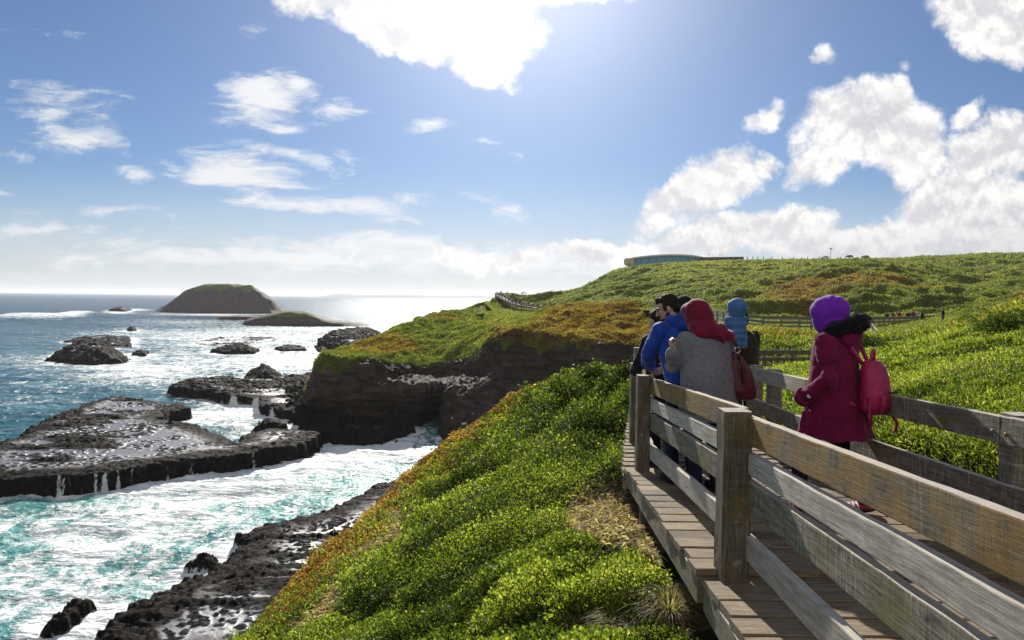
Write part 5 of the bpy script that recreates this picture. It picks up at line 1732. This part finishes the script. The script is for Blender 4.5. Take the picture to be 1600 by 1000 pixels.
def figure(J, h=1.6, rz=0.0, loc=(0, 0, 0), mat=None, label='', group=None, voxel=.0065, hd=None, name='person', hands=True):
    """a continuous body from joint positions J (local, metres; +y is forward)"""
    mb = MB()
    k = h / 1.7
    hip, chest, neck = Vector(J['hip']), Vector(J['chest']), Vector(J['neck'])
    mb.ell(hip, (.155 * k, .105 * k, .11 * k)); mb.ell(chest, (.155 * k, .10 * k, .15 * k))
    mb.tube([hip, hip.lerp(chest, .5), chest], [.125 * k, .115 * k, .13 * k], 18)
    sh = [Vector(J['lsh']), Vector(J['rsh'])]
    limb(mb, [sh[0], neck.lerp(chest, .25), sh[1]], [.05 * k, .07 * k, .05 * k])
    hc = Vector(J['head'])
    limb(mb, [neck, hc - (hc - neck) * .25], [.055 * k, .05 * k])
    for s_ in 'lr':
        limb(mb, [J[s_ + 'sh'], J[s_ + 'el'], J[s_ + 'wr']], [.048 * k, .038 * k, .026 * k])
        hj = J.get(s_ + 'hd')
        if hands:
            dv = Vector(J[s_ + 'wr']) - Vector(J[s_ + 'el'])
            if hj: hand(mb, J[s_ + 'wr'], hj[0], hj[1], hj[2], k, 1 if s_ == 'l' else -1)
            else: hand(mb, J[s_ + 'wr'], dv, (1 if s_ == 'l' else -1, 0, 0), .35, k, 1 if s_ == 'l' else -1)
        hp = hip + Vector(((-.085 if s_ == 'l' else .085) * k, 0, -.02))
        limb(mb, [hp, J[s_ + 'kn'], J[s_ + 'an']], [.085 * k, .055 * k, .038 * k])
        an = Vector(J[s_ + 'an'])
        fd = Vector(J.get(s_ + 'ft', (0, 1, 0))).normalized()
        limb(mb, [an - Vector((0, 0, .035 * k)) - fd * .03, an - Vector((0, 0, .05 * k)) + fd * .14 * k], [.034 * k, .026 * k], 12)
    hz, ht, hr = (hd or (0, 0, 0))
    fn = head(mb, hc, hz, ht, hr, k * .98)
    o = sculpt(name, mb, mat or M_SKIN, None, voxel, 2)
    o.location = loc; o.rotation_euler = (0, 0, rz)
    tag(o, label, 'person', group)
    return o, fn

def legs_up(h=1.6, spread=.09):
    k = h / 1.7
    return dict(lkn=(-spread, .03, .48 * k), rkn=(spread, .03, .48 * k), lan=(-spread, -.02, .085 * k), ran=(spread, -.02, .085 * k))

def trousers(J, par, mat, k=1.0, voxel=.011, amp=.006):
    mb = MB(); hip = Vector(J['hip'])
    mb.ell(hip, (.17 * k, .125 * k, .13 * k))
    for s_ in 'lr':
        hp = hip + Vector(((-.085 if s_ == 'l' else .085) * k, 0, -.03))
        an = Vector(J[s_ + 'an'])
        limb(mb, [hp, J[s_ + 'kn'], an - Vector((0, 0, .01))], [.102 * k, .074 * k, .056 * k])
    return sculpt('trousers', mb, mat, par, voxel, 3, folds(amp, 10, 8, 2))

def shoe(J, s_, par, mat, k=1.0, trim=None):
    an = Vector(J[s_ + 'an']); fd = Vector(J.get(s_ + 'ft', (0, 1, 0))).normalized(); sd_ = Vector((fd.y, -fd.x, 0)).normalized()
    mb = MB()
    fl = an - Vector((0, 0, .085 * k))
    q_ = Matrix((sd_, fd, Vector((0, 0, 1)))).transposed()
    mb.ell(fl + Vector((0, 0, .045)) - fd * .03, (.040 * k, .05 * k, .05 * k), q_)
    mb.ell(fl + Vector((0, 0, .036)) + fd * .07, (.046 * k, .10 * k, .036 * k), q_)
    mb.tube([fl + Vector((0, 0, .04)), fl + Vector((0, 0, .11))], [.05, .05], 14)
    o = sculpt('shoe', mb, mat, par, .008, 3)
    mb = MB(); mb.ell(fl + Vector((0, 0, .014)) + fd * .035, (.05 * k, .145 * k, .014 * k), q_, 18, 6)
    mb.build('sole', M_BLK, o, True)
    if trim:
        for i in range(3):
            mb = MB()
            c0 = fl + fd * (.05 + .028 * i)
            mb.tube([c0 + sd_ * .05 + Vector((0, 0, .02)), c0 + sd_ * .038 + Vector((0, 0, .06)), c0 + Vector((0, 0, .078)), c0 - sd_ * .038 + Vector((0, 0, .06)), c0 - sd_ * .05 + Vector((0, 0, .02))], .006, 6)
            mb.build('stripe', trim, o, True)
    return o

def at(px, d, dx=0):
    p = P(px, 470, d)
    return Vector((p[0] + dx, d, deck_z(d) + EYE + .045 * (3.7 < d < 6.6)))

# ---- woman in the magenta coat, walking with her head turned away to the left
HD = R(46)
loc = at(1306, 5.05)
loc.z = deck_z(5.05) + EYE + .042
J = dict(hip=(0, 0, .84), chest=(0, 0, 1.13), neck=(0, .0, 1.30), head=(0, .035, 1.455), lsh=(-.165, 0, 1.25), rsh=(.165, 0, 1.25),
         lel=(-.225, -.04, .985), lwr=(-.15, .07, .87), rel=(.225, -.04, .985), rwr=(.15, .07, .87), lhd=((.2, .15, -.9), (1, 0, 0), .4), rhd=((-.2, .15, -.9), (-1, 0, 0), .4),
         lkn=(-.15, .17, .47), lan=(-.217, .152, .085), rkn=(.06, -.04, .47), ran=(.03, -.22, .10), rft=(-.62, .79, -.12), lft=(-.62, .79, 0))
woman, (hq, HM) = figure(J, 1.58, HD, loc, None, 'woman in a magenta coat, purple headscarf and black fur hood on the boardwalk', hd=(R(8), R(6), 0))
trousers(J, woman, M_BLK, .92)
for s_ in 'lr': shoe(J, s_, woman, M_SHOE, .95, M_WHITE)
mb = MB()
ring_loft(mb, [(0, -.02, .56, .305, .25), (0, -.015, .70, .265, .215), (0, -.01, .86, .238, .19), (0, -.005, 1.0, .215, .168), (0, 0, 1.12, .205, .155), (0, 0, 1.22, .205, .142), (0, 0, 1.29, .165, .12), (0, 0, 1.34, .09, .09)], 36)
coat_parts = []
limb(mb, [(-.175, 0, 1.245), (-.205, -.02, 1.14), (-.25, -.05, .985), (-.235, .05, .90), (-.20, .12, .85)], [.078, .076, .070, .066, .064])
limb(mb, [(.175, 0, 1.245), (.205, -.02, 1.14), (.25, -.05, .985), (.235, .05, .90), (.20, .12, .85)], [.078, .076, .070, .066, .064])
mb.tube([(-.275, .10, .60), (-.27, .10, .76)], [.05, .03], 10)
def coat_f(c):
    a = np.arctan2(c[:, 1], c[:, 0])
    low = np.clip((1.05 - c[:, 2]) / .5, 0, 1)
    vert = np.sin(a * 9 + 2 * fbm(c * 3, 2)) * .008 * low
    arm = fbm(c * [9, 9, 16] + 4, 3) * .011 * (np.abs(c[:, 0]) > .17)
    return vert + arm + .006 * fbm(c * 7, 3) + .0016 * fbm(c * 50, 2)
coat = sculpt('coat', mb, M_MAG, woman, .0085, 5, coat_f)
mb = MB(); mb.tube([(-.228, .115, .855), (-.205, .15, .83)], [.072, .071], 16); sculpt('cuff', mb, M_MAG, coat, .007, 2)
for z_ in (.865, ):
    mb = MB(); mb.ell((-.283, .07, z_), (.008, .016, .016)); mb.build('button', M_WHITE, coat, True)
# hood falling on the back with a thick black fur rim
mb = MB()
mb.ell((0, -.105, 1.285), (.15, .075, .105)); mb.ell((0, -.06, 1.33), (.15, .10, .06)); mb.ell((0, -.12, 1.20), (.10, .045, .07))
sculpt('hood', mb, M_MAG, woman, .01, 5, folds(.007, 9, 9, 5))
mb = MB()
pts = []
for k_ in range(25):
    a = 2 * math.pi * k_ / 24
    pts.append((.155 * math.sin(a), -.045 - .135 * math.cos(a), 1.375 + .045 * math.cos(a) - .03 * abs(math.sin(a)) - .05 * (math.cos(a) < -.5)))
mb.tube(pts, [.040 + .010 * math.cos(2 * math.pi * k_ / 24) for k_ in range(25)], 12)
mb.ell((0, -.15, 1.375), (.12, .045, .055)); mb.ell((.10, -.07, 1.365), (.06, .08, .05)); mb.ell((-.10, -.06, 1.36), (.055, .08, .045))
fur = sculpt('fur_trim', mb, M_FUR, woman, .010, 3, lambda c: .010 * fbm(c * 22, 3))
n = len(fur.data.vertices); co = np.empty(n * 3, np.float32); fur.data.vertices.foreach_get('co', co); co = co.reshape(-1, 3)
nn = np.empty(n * 3, np.float32); fur.data.vertices.foreach_get('normal', nn); nn = nn.reshape(-1, 3)
ix = rng.integers(0, n, 7000)
leaves('fur_strands', co[ix], nn[ix] + rng.normal(size=(7000, 3)) * .5 - [0, 0, .25], .014 + .012 * rng.random(7000), np.full(7000, .0024), {'tint': rng.random(7000)}, M_FUR, .3, fur)
# headscarf
mb = MB()
e = lambda x, y, z, a, b, c_: mb.ell(hq(x, y, z), (a, b, c_), HM, 20, 12)
e(0, .002, .026, .106, .142, .118); e(0, .035, -.05, .088, .10, .112); e(0, -.03, -.09, .10, .11, .11)
mb.ell((0, 0, 1.32), (.10, .095, .09))
sculpt('headscarf', mb, M_PURP, woman, .0075, 9, lambda c: .0028 * np.sin(c[:, 1] * 70 - 25 * c[:, 2] + 9 * fbm(c * 5, 2)) * sstep(fbm(c * 6, 2), -.3, .3) + .003 * fbm(c * 16, 3))
# backpack hanging on her back
bp = empty('backpack', loc + Matrix.Rotation(HD, 3, 'Z') @ Vector((.03, -.14, .765)), HD)
bp.scale = (1.08, 1.08, 1.08)
tag(bp, 'pink leather backpack with a loop handle worn by the woman in magenta', 'backpack')
mb = MB()
ring_loft(mb, [(0, -.11, -.02, .10, .055), (0, -.12, .02, .145, .085), (0, -.125, .12, .15, .09), (0, -.12, .22, .145, .082), (0, -.11, .29, .12, .068), (0, -.10, .335, .075, .045)], 30)
bag_b = sculpt('bag_body', mb, M_PINK, bp, .008, 3, lambda c: .004 * fbm(c * 14, 3))
mb = MB(); ring_loft(mb, [(0, -.19, 0.0, .10, .03), (0, -.205, .05, .115, .045), (0, -.20, .12, .11, .03)], 24); pk = sculpt('front_pocket', mb, M_PINK, bp, .008, 3)
mb = MB(); mb.tube([(-.09, -.236, .135), (0, -.25, .14), (.09, -.236, .125)], [.006] * 3, 8); mb.build('zip', M_BLK, pk, True)
mb = MB(); mb.tube([(-.15, -.13, .10), (-.17, -.15, .02), (-.18, -.16, -.08)], [.012, .010, .008], 8); mb.build('dangling_strap', M_PINK, bp, True)
mb = MB(); mb.tube([(.05, -.22, -.02), (.12, -.23, -.08), (.13, -.22, -.14)], [.012, .010, .012], 8); mb.build('dangling_strap', M_PINK, bp, True)
hp_ = [(-.04 + .08 * i / 8, -.10 - .01 * math.sin(math.pi * i / 8), .32 + .085 * math.sin(math.pi * i / 8)) for i in range(9)]
mb = MB(); mb.tube(hp_, .010, 8); mb.build('loop_handle', M_PINK, bp, True)
for s_ in (-1, 1):
    mb = MB(); mb.tube([(.06 * s_, -.06, .31), (.10 * s_, 0.0, .42), (.112 * s_, .08, .475), (.118 * s_, .195, .42), (.118 * s_, .235, .30), (.125 * s_, .225, .20), (.165 * s_, .10, .12), (.15 * s_, -.05, .04)], .014, 8); mb.build('shoulder_strap', M_PINK, bp, True)

# ---- woman in the grey coat and red headscarf
HG = R(14)
loc = at(1107, 5.62)
J = dict(hip=(0, 0, .84), chest=(-.01, .02, 1.14), neck=(-.02, .03, 1.31), head=(-.07, .075, 1.45), lsh=(-.18, .02, 1.26), rsh=(.17, .02, 1.25),
         lel=(-.27, .09, 1.03), lwr=(-.33, -.02, 1.175), rel=(.23, .06, 1.0), rwr=(.17, .24, .90), lhd=((-.25, -.05, .9), (.6, -.2, .1), 1.15), **legs_up(1.58))
greyw, (hq, HM) = figure(J, 1.58, HG, loc, None, 'woman in a grey tweed coat and red patterned headscarf seen from behind', hd=(R(28), R(16), R(-6)))
trousers(J, greyw, M_NAVY, .92)
for s_ in 'lr': shoe(J, s_, greyw, M_BLK, .95)
mb = MB()
ring_loft(mb, [(.02, -.01, .60, .265, .215), (.015, 0, .76, .25, .20), (.01, 0, .90, .232, .185), (0, .01, 1.04, .222, .17), (-.005, .02, 1.15, .222, .16), (-.01, .02, 1.24, .212, .142), (-.015, .03, 1.30, .15, .11), (-.02, .03, 1.34, .09, .08)], 36)
limb(mb, [(-.185, .02, 1.245), (-.225, .05, 1.14), (-.275, .09, 1.03), (-.30, .04, 1.09), (-.322, -.005, 1.145)], [.078, .072, .066, .058, .050])
limb(mb, [(.175, .02, 1.24), (.21, .04, 1.13), (.235, .06, 1.0), (.20, .17, .93), (.17, .23, .90)], [.078, .074, .068, .060, .054])
sculpt('coat', mb, M_GREY, greyw, .0085, 5, lambda c: .012 * fbm(c * [5, 5, 2.2] + 3, 3) + .006 * fbm(c * 11, 3) * (1 + (np.abs(c[:, 0]) > .2)) )
mb = MB()
e = lambda x, y, z, a, b, c_: mb.ell(hq(x, y, z), (a, b, c_), HM, 20, 12)
e(0, -.02, .030, .104, .122, .108); e(0, -.05, -.02, .098, .105, .11); e(0, .02, -.06, .088, .086, .10); e(0, .045, .07, .08, .075, .06)
mb.ell((.01, -.02, 1.33), (.155, .115, .075)); mb.ell((.04, -.045, 1.30), (.175, .10, .06)); mb.ell((-.03, .01, 1.36), (.13, .11, .08)); mb.ell((.09, -.06, 1.275), (.11, .075, .05))
sculpt('headscarf', mb, M_RED, greyw, .0075, 4, lambda c: .009 * np.sin(c[:, 0] * 42 + c[:, 2] * 30 + 4 * fbm(c * 6, 2)) * sstep(1.46 - c[:, 2], 0, .2) + .006 * fbm(c * 13, 3) )
# shoulder bag
hbz = Matrix.Rotation(HG, 3, 'Z')
hb = empty('shoulder_bag', loc + hbz @ Vector((.27, -.09, .86)), HG)
tag(hb, 'burgundy slouch shoulder bag hanging from the grey-coated woman\'s right shoulder', 'handbag')
mb = MB()
ring_loft(mb, [(.01, 0, -.10, .06, .05), (.01, 0, -.085, .105, .085), (.005, 0, -.02, .125, .09), (0, 0, .08, .105, .08), (-.02, 0, .17, .075, .06), (-.045, .01, .25, .04, .035), (-.06, .01, .29, .022, .02)], 28)
sculpt('bag_body', mb, M_BURG, hb, .0075, 3, lambda c: .009 * np.sin(np.arctan2(c[:, 1], c[:, 0]) * 6 + 12 * c[:, 2]) * sstep(c[:, 2], -.02, .12) + .005 * fbm(c * 12, 3))
ring = [(-.066 + .026 * math.sin(2 * math.pi * i / 16), -.022, .315 + .026 * math.cos(2 * math.pi * i / 16)) for i in range(17)]
mb = MB(); mb.tube(ring, .0055, 8, False); mb.build('ring', M_STEEL, hb, True)
mb = MB(); mb.tube([(-.066, -.02, .34), (-.085, .0, .40), (-.10, .08, .455), (-.085, .16, .41), (-.02, .16, .30)], [.015, .016, .017, .016, .014], 8); mb.build('strap', M_BURG, hb, True)
mb = MB(); mb.tube([(-.06, -.03, .27), (-.045, -.075, .15), (-.05, -.085, .05)], [.012, .012, .010], 8); mb.build('tassel_strap', M_BURG, hb, True)

# ---- bearded man in the blue jacket, leaning on the rail, face turned left
HB_ = R(24)
loc = at(1070, 6.0)
J = dict(hip=(.02, -.04, .90), chest=(0, .05, 1.21), neck=(-.01, .11, 1.40), head=(-.06, .17, 1.525), lsh=(-.19, .07, 1.345), rsh=(.19, .07, 1.345),
         lel=(-.25, .18, 1.10), lwr=(-.12, .32, .98), rel=(.24, .18, 1.10), rwr=(.10, .34, .98), **legs_up(1.72, .11))
man, (hq, HM) = figure(J, 1.72, HB_, loc, None, 'bearded dark-haired man in a blue jacket bowing his head over the rail', hd=(R(58), R(24), 0), voxel=.005)
trousers(J, man, M_NAVY, 1.0)
for s_ in 'lr': shoe(J, s_, man, M_BLK, 1.05)
mb = MB()
ring_loft(mb, [(.02, -.05, .74, .20, .17), (.02, -.05, .80, .215, .185), (.02, -.03, .90, .205, .175), (.01, .02, 1.02, .205, .165), (0, .035, 1.14, .215, .165), (0, .055, 1.25, .218, .155), (0, .07, 1.34, .19, .13), (0, .09, 1.41, .11, .10)], 34)
for s_ in (-1, 1):
    limb(mb, [(.195 * s_, .07, 1.335), (.235 * s_, .12, 1.22), (.25 * s_, .18, 1.10), (.19 * s_, .26, 1.03), (.12 * s_, .32, .99)], [.082, .078, .070, .062, .052])
sculpt('jacket', mb, M_BLUE, man, .0085, 4, lambda c: .013 * fbm(c * [6, 6, 9] + 1, 3) + .006 * fbm(c * 18, 3))
mb = MB()
mb.ell((.02, -.005, 1.43), (.12, .07, .085)); mb.ell((.10, .07, 1.43), (.045, .08, .075)); mb.ell((-.10, .06, 1.41), (.045, .08, .06)); mb.ell((0, -.02, 1.37), (.11, .07, .07))
sculpt('hood', mb, M_BLUE, man, .009, 4, folds(.007, 8, 8, 3))
mb = MB()
e = lambda x, y, z, a, b, c_: mb.ell(hq(x, y, z), (a, b, c_), HM, 18, 12)
e(0, -.028, .042, .083, .092, .086); e(0, .014, .086, .066, .062, .036); e(0, -.065, -.01, .070, .052, .07); e(0, .044, .104, .045, .030, .022)
e(.072, .012, .02, .012, .03, .045); e(-.072, .012, .02, .012, .03, .045)
sculpt('hair', mb, M_HAIR, man, .006, 2, lambda c: .008 * fbm(c * 34, 3))
mb = MB()
e(0, .040, -.098, .050, .048, .036); e(.046, .018, -.070, .018, .032, .045); e(-.046, .018, -.070, .018, .032, .045); e(0, .094, -.047, .026, .010, .0075); e(0, .078, -.098, .026, .020, .022)
sculpt('beard', mb, M_HAIR, man, .005, 2, lambda c: .005 * fbm(c * 45, 3))
for sx in (-1, 1):
    mb = MB(); mb.ell(hq(.030 * sx, .088, .006), (.010, .006, .004), HM, 10, 6); mb.build('eye', M_BLK, man, True)
    mb = MB(); mb.tube([hq(.014 * sx, .096, .026), hq(.032 * sx, .093, .032), hq(.050 * sx, .080, .026)], [.004, .0055, .003], 6); mb.build('eyebrow', M_HAIR, man, True)

# ---- simpler standing people: body, jacket, trousers, hair or hat, built to a height
def stander(px, d, h, rz, jac, trs, cap, label, lean=0.0, capk='hair', z=None, vox=.010, group=None):
    k = h / 1.7
    lo = at(px, d)
    if z is not None: lo.z = z
    J = dict(hip=(0, -.03 * lean, .92 * k), chest=(0, .14 * lean, 1.22 * k), neck=(0, .22 * lean, 1.40 * k), head=(0, .04 + .27 * lean, 1.555 * k), lsh=(-.18 * k, .17 * lean, 1.34 * k), rsh=(.18 * k, .17 * lean, 1.34 * k),
             lel=(-.24 * k, .05 + .25 * lean, 1.08 * k), lwr=(-.16 * k, .20 + .3 * lean, .98 * k), rel=(.24 * k, .05 + .25 * lean, 1.08 * k), rwr=(.16 * k, .20 + .3 * lean, .98 * k), **legs_up(h))
    o, (hq, HM) = figure(J, h, rz, lo, None, label, group, vox, hd=(0, R(12) * (1 + lean), 0))
    trousers(J, o, trs, k, .014)
    mb = MB()
    ring_loft(mb, [(0, -.03 * lean, .80 * k, .19 * k, .15 * k), (0, 0, .95 * k, .195 * k, .155 * k), (0, .08 * lean, 1.10 * k, .20 * k, .15 * k), (0, .14 * lean, 1.24 * k, .205 * k, .145 * k), (0, .17 * lean, 1.34 * k, .17 * k, .12 * k), (0, .21 * lean, 1.42 * k, .08 * k, .08 * k)], 26)
    for s_, a in ((-1, 'l'), (1, 'r')):
        limb(mb, [J[a + 'sh'], J[a + 'el'], J[a + 'wr']], [.078 * k, .068 * k, .052 * k])
    sculpt('jacket', mb, jac, o, .012, 3, folds(.010, 8, 8, px))
    mb = MB()
    e = lambda x, y, z, a, b, c_: mb.ell(hq(x, y, z), (a * k, b * k, c_ * k), HM, 16, 10)
    if capk == 'hair':
        e(0, -.026, .042, .084, .092, .086); e(0, .02, .082, .066, .066, .04); e(0, -.06, -.02, .07, .05, .07)
    else:
        e(0, -.014, .045, .088, .104, .088); e(0, -.02, .0, .086, .10, .07)
        if capk == 'hood': e(0, -.02, -.06, .09, .10, .09)
    sculpt({'hair': 'hair', 'beanie': 'beanie', 'hood': 'hood'}[capk], mb, cap, o, .009, 3, folds(.004, 8, 12, px))
    for s_ in 'lr': shoe(J, s_, o, M_BLK, k)
    return o
stander(1038, 6.9, 1.60, R(30), M_BLK, M_BLK, M_HAIR, 'person in a black jacket leaning on the rail left of the blue-jacketed man', .25)
stander(1069, 6.9, 1.74, R(-10), M_BLK, M_BLK, M_BLK, 'person in a black beanie mostly hidden behind the blue-jacketed man', 0, 'beanie')
M_OLIVE = cloth('dark_olive_coat', (.030, .026, .020), .9)
carrier = stander(1166, 8.5, 1.58, R(20), M_OLIVE, M_BLK, M_BLK, 'adult in a dark coat carrying the small child in blue', .2, 'hair')
# toddler
tl = at(1151, 8.25); tl.z = EYE - .62
J = dict(hip=(0, 0, .10), chest=(0, 0, .27), neck=(0, .01, .37), head=(0, .02, .455), lsh=(-.10, 0, .335), rsh=(.10, 0, .335), lel=(-.14, .05, .22), lwr=(-.10, .15, .20), rel=(.14, .05, .22), rwr=(.10, .15, .20),
         lkn=(-.10, .14, .06), rkn=(.10, .14, .06), lan=(-.10, .12, -.10), ran=(.10, .12, -.10))
kid = MB()
kid.ell((0, 0, .10), (.10, .09, .09)); kid.ell((0, 0, .25), (.095, .075, .12)); limb(kid, [(0, 0, .35), (0, .01, .40)], [.045, .04])
for s_ in 'lr':
    limb(kid, [J[s_ + 'sh'], J[s_ + 'el'], J[s_ + 'wr']], [.036, .032, .022]); hand(kid, J[s_ + 'wr'], (0, 1, 0), (0, 0, -1), .6, .6, 1 if s_ == 'l' else -1)
    limb(kid, [((-.05 if s_ == 'l' else .05), 0, .07), J[s_ + 'kn'], J[s_ + 'an']], [.055, .045, .034]); limb(kid, [J[s_ + 'an'], Vector(J[s_ + 'an']) + Vector((0, .08, -.02))], [.03, .026])
hq, HM = head(kid, (0, .02, .46), R(35), R(5), 0, .82)
kid_o = sculpt('person', kid, M_SKIN, None, .006, 2); kid_o.location = tl; kid_o.rotation_euler = (0, 0, R(30)); kid_o.scale = (1.15, 1.15, 1.12)
tag(kid_o, 'small child in a dusty blue hooded jacket carried above the rail', 'child')
mb = MB(); ring_loft(mb, [(0, 0, .04, .115, .105), (0, 0, .12, .13, .11), (0, 0, .22, .125, .10), (0, 0, .31, .115, .09), (0, 0, .37, .07, .07)], 24)
for s_ in 'lr': limb(mb, [J[s_ + 'sh'], J[s_ + 'el'], J[s_ + 'wr']], [.056, .052, .040])
sculpt('jacket', mb, M_KID, kid_o, .008, 3, lambda c: .006 * np.sin(c[:, 2] * 90) + .006 * fbm(c * 16, 3))
mb = MB(); mb.ell(hq(0, -.03, .02), (.098, .105, .105), HM); mb.ell(hq(0, -.02, -.05), (.085, .085, .08), HM); mb.ell(hq(0, .03, .07), (.07, .05, .04), HM)
sculpt('hood', mb, M_KID, kid_o, .008, 3, folds(.004, 8, 8, 2))
mb = MB(); limb(mb, [(-.10, .0, .05), (-.11, .12, .04), (-.11, .13, -.08)], [.06, .055, .045]); limb(mb, [(.10, .0, .05), (.11, .12, .04), (.11, .13, -.08)], [.06, .055, .045]); mb.ell((0, 0, .07), (.11, .10, .08))
sculpt('trousers', mb, M_BURG, kid_o, .009, 3)

# ---- distant visitors
def tiny(h=1.68, pose=0):
    """body, top and trousers meshes of a small standing figure, shared by the distant visitors"""
    k = h / 1.7
    J = dict(hip=(0, 0, .92 * k), chest=(0, .02, 1.22 * k), neck=(0, .03, 1.40 * k), head=(0, .05, 1.56 * k), lsh=(-.18, 0, 1.34 * k), rsh=(.18, 0, 1.34 * k), **legs_up(h))
    if pose == 0: J.update(lel=(-.24, 0, 1.08 * k), lwr=(-.23, .08, .84 * k), rel=(.24, 0, 1.08 * k), rwr=(.23, .08, .84 * k))
    elif pose == 1: J.update(lel=(-.26, .14, 1.10 * k), lwr=(-.12, .36, 1.05 * k), rel=(.26, .14, 1.10 * k), rwr=(.12, .36, 1.05 * k))
    else: J.update(lel=(-.24, 0, 1.08 * k), lwr=(-.20, .12, .88 * k), rel=(.30, .12, 1.15 * k), rwr=(.14, .22, 1.42 * k), lkn=(-.09, .14, .48 * k), rkn=(.09, -.04, .48 * k), lan=(-.09, .20, .09), ran=(.09, -.20, .10))
    o, (hq, HM) = figure(J, h, 0, (0, 0, 0), None, 'x', None, .020, name='person')
    mb = MB()
    ring_loft(mb, [(0, 0, .80 * k, .19, .15), (0, 0, .98 * k, .20, .15), (0, .02, 1.24 * k, .21, .15), (0, .02, 1.36 * k, .15, .11), (0, .03, 1.42 * k, .08, .08)], 18)
    for a in 'lr': limb(mb, [J[a + 'sh'], J[a + 'el'], J[a + 'wr']], [.075, .064, .05], 10)
    jk = sculpt('jacket', mb, M_BLK, o, .028, 2)
    tr = trousers(J, o, M_NAVY, k, .028, .004)
    mb = MB(); mb.ell(hq(0, -.026, .045), (.09, .098, .085), HM); mb.ell(hq(0, -.05, -.02), (.075, .05, .07), HM)
    hr = sculpt('hair', mb, M_HAIR, o, .024, 2)
    return o, jk, tr, hr
protos = [tiny(1.68, 0), tiny(1.62, 1), tiny(1.72, 2)]
used_p = [False] * 3
JC = {k_: cloth('cloth_' + k_, c_) for k_, c_ in dict(black=(.015, .015, .018), red=(.22, .02, .03), plum=(.12, .02, .07), pale=(.45, .42, .42), blue=(.08, .14, .30), orange=(.50, .13, .03), white=(.60, .60, .60), navy=(.02, .03, .08), teal=(.05, .18, .20)).items()}
def visitor(px, pyhead, d, col, pose, rz, label, group=None, h=1.68):
    p = P(px, pyhead, d)
    src = protos[pose]
    if not used_p[pose]:
        used_p[pose] = True
        objs = list(src)
    else:
        r_ = src[0].copy(); COL.objects.link(r_)
        objs = [r_]
        for ch in src[1:]:
            c = ch.copy(); COL.objects.link(c); c.parent = r_; objs.append(c)
    o = objs[0]
    o.location = (p[0], p[1], p[2] - h); o.rotation_euler = (0, 0, rz)
    j = objs[1]
    j.material_slots[0].link = 'OBJECT'; j.material_slots[0].material = JC[col]
    for k_ in ('group',):
        if k_ in o: del o[k_]
    tag(o, label, 'person', group)
    return o
G1 = 'visitors standing behind the far fence'
visitor(1341.5, 486, 50, 'blue', 0, R(150), 'person in a blue-grey top by the top of the sloping handrail', G1)
visitor(1337, 485.5, 53, 'black', 1, R(60), 'dark-haired person just left of the one in the blue-grey top', G1)
for px, py, c_, ps, lab in ((1386, 487, 'black', 0, 'leftmost of the row of visitors at the far fence, in black'), (1395, 484.5, 'plum', 1, 'visitor in plum, second from the left at the far fence'),
                            (1406, 485, 'red', 2, 'visitor in dark red at the middle of the far fence row'), (1419, 485, 'black', 1, 'visitor in black right of the middle of the far fence row'),
                            (1427, 483.5, 'red', 0, 'tall visitor in red beside the one in pale top at the far fence'), (1432.5, 484, 'pale', 2, 'visitor in a pale pink top at the far fence'),
                            (1441, 483.5, 'black', 0, 'rightmost of the row at the far fence, fair-haired in black')):
    visitor(px, py, 80, c_, ps, R(90 + px % 37 * 5), lab, G1)
visitor(1474, 480.5, 74, 'black', 0, R(80), 'lone dark figure right of the far fence against the slope', None)
visitor(1108, 395.0, 428, 'black', 0, R(20), 'lone person standing on the roof terrace of the visitor building', None, 1.9)
visitor(1125, 396.5, 428, 'navy', 1, R(80), 'left one of the pair on the visitor building terrace', None, 1.7)
visitor(1129, 396.8, 428, 'black', 2, R(-60), 'right one of the pair on the visitor building terrace', None, 1.7)
visitor(862, 453.5, 322, 'black', 0, R(50), 'lone walker on the hill skyline right of the lookout', None)
for i, (px, py) in enumerate(((816, 455.5), (819, 454.8), (822, 455.8))):
    visitor(px, py, 312, ['black', 'navy', 'black'][i], i, R(40 * i), ['left', 'middle', 'right'][i] + ' one of three people standing on the skyline behind the lookout', None)
cr = []
cols_ = ['black', 'orange', 'navy', 'white', 'black', 'red', 'blue', 'black', 'pale', 'teal', 'black', 'navy']
tt = [0.01 + .98 * i / 33 for i in range(34)]
segL = [(b - a).length for a, b in zip(wl[:-1], wl[1:])]; TL = sum(segL)
for i, f_ in enumerate(tt):
    s = f_ * TL * .93; k_ = 0
    while s > segL[k_]: s -= segL[k_]; k_ += 1
    p = wl[k_].lerp(wl[k_ + 1], s / segL[k_])
    n_ = Vector((-(wl[k_ + 1] - wl[k_]).y, (wl[k_ + 1] - wl[k_]).x, 0)).normalized() * (.9 * ((i * 7) % 3 - 1))
    p = p + n_
    c_ = cols_[(i * 5) % 12]
    o = visitor(800, 470, 280, c_, i % 3, R(i * 47), 'small distant visitor in a ' + c_ + ' top on the crowded lookout walkway', 'crowd on the distant lookout walkway')
    o.location = p + Vector((0, 0, .20)); o.scale = (1.08,) * 3

# ------------------------------------------------------------------ sea air
mh = bpy.data.materials.new('sea_air'); mh.use_nodes = True; mh.node_tree.nodes.clear()
t = NT(mh.node_tree)
vo = t.node('ShaderNodeVolumePrincipled', {'Color': (0.90, 0.93, 1.0), 'Density': 0.00006, 'Anisotropy': 0.3})
ho = t.n.new('ShaderNodeOutputMaterial'); t.l.new(vo.outputs[0], ho.inputs['Volume'])
hb_ = MB(); hb_.box((0, 15000, 63), (150000, 60000, 134), None)
hz = hb_.build('haze', mh); tag(hz, kind='stuff')
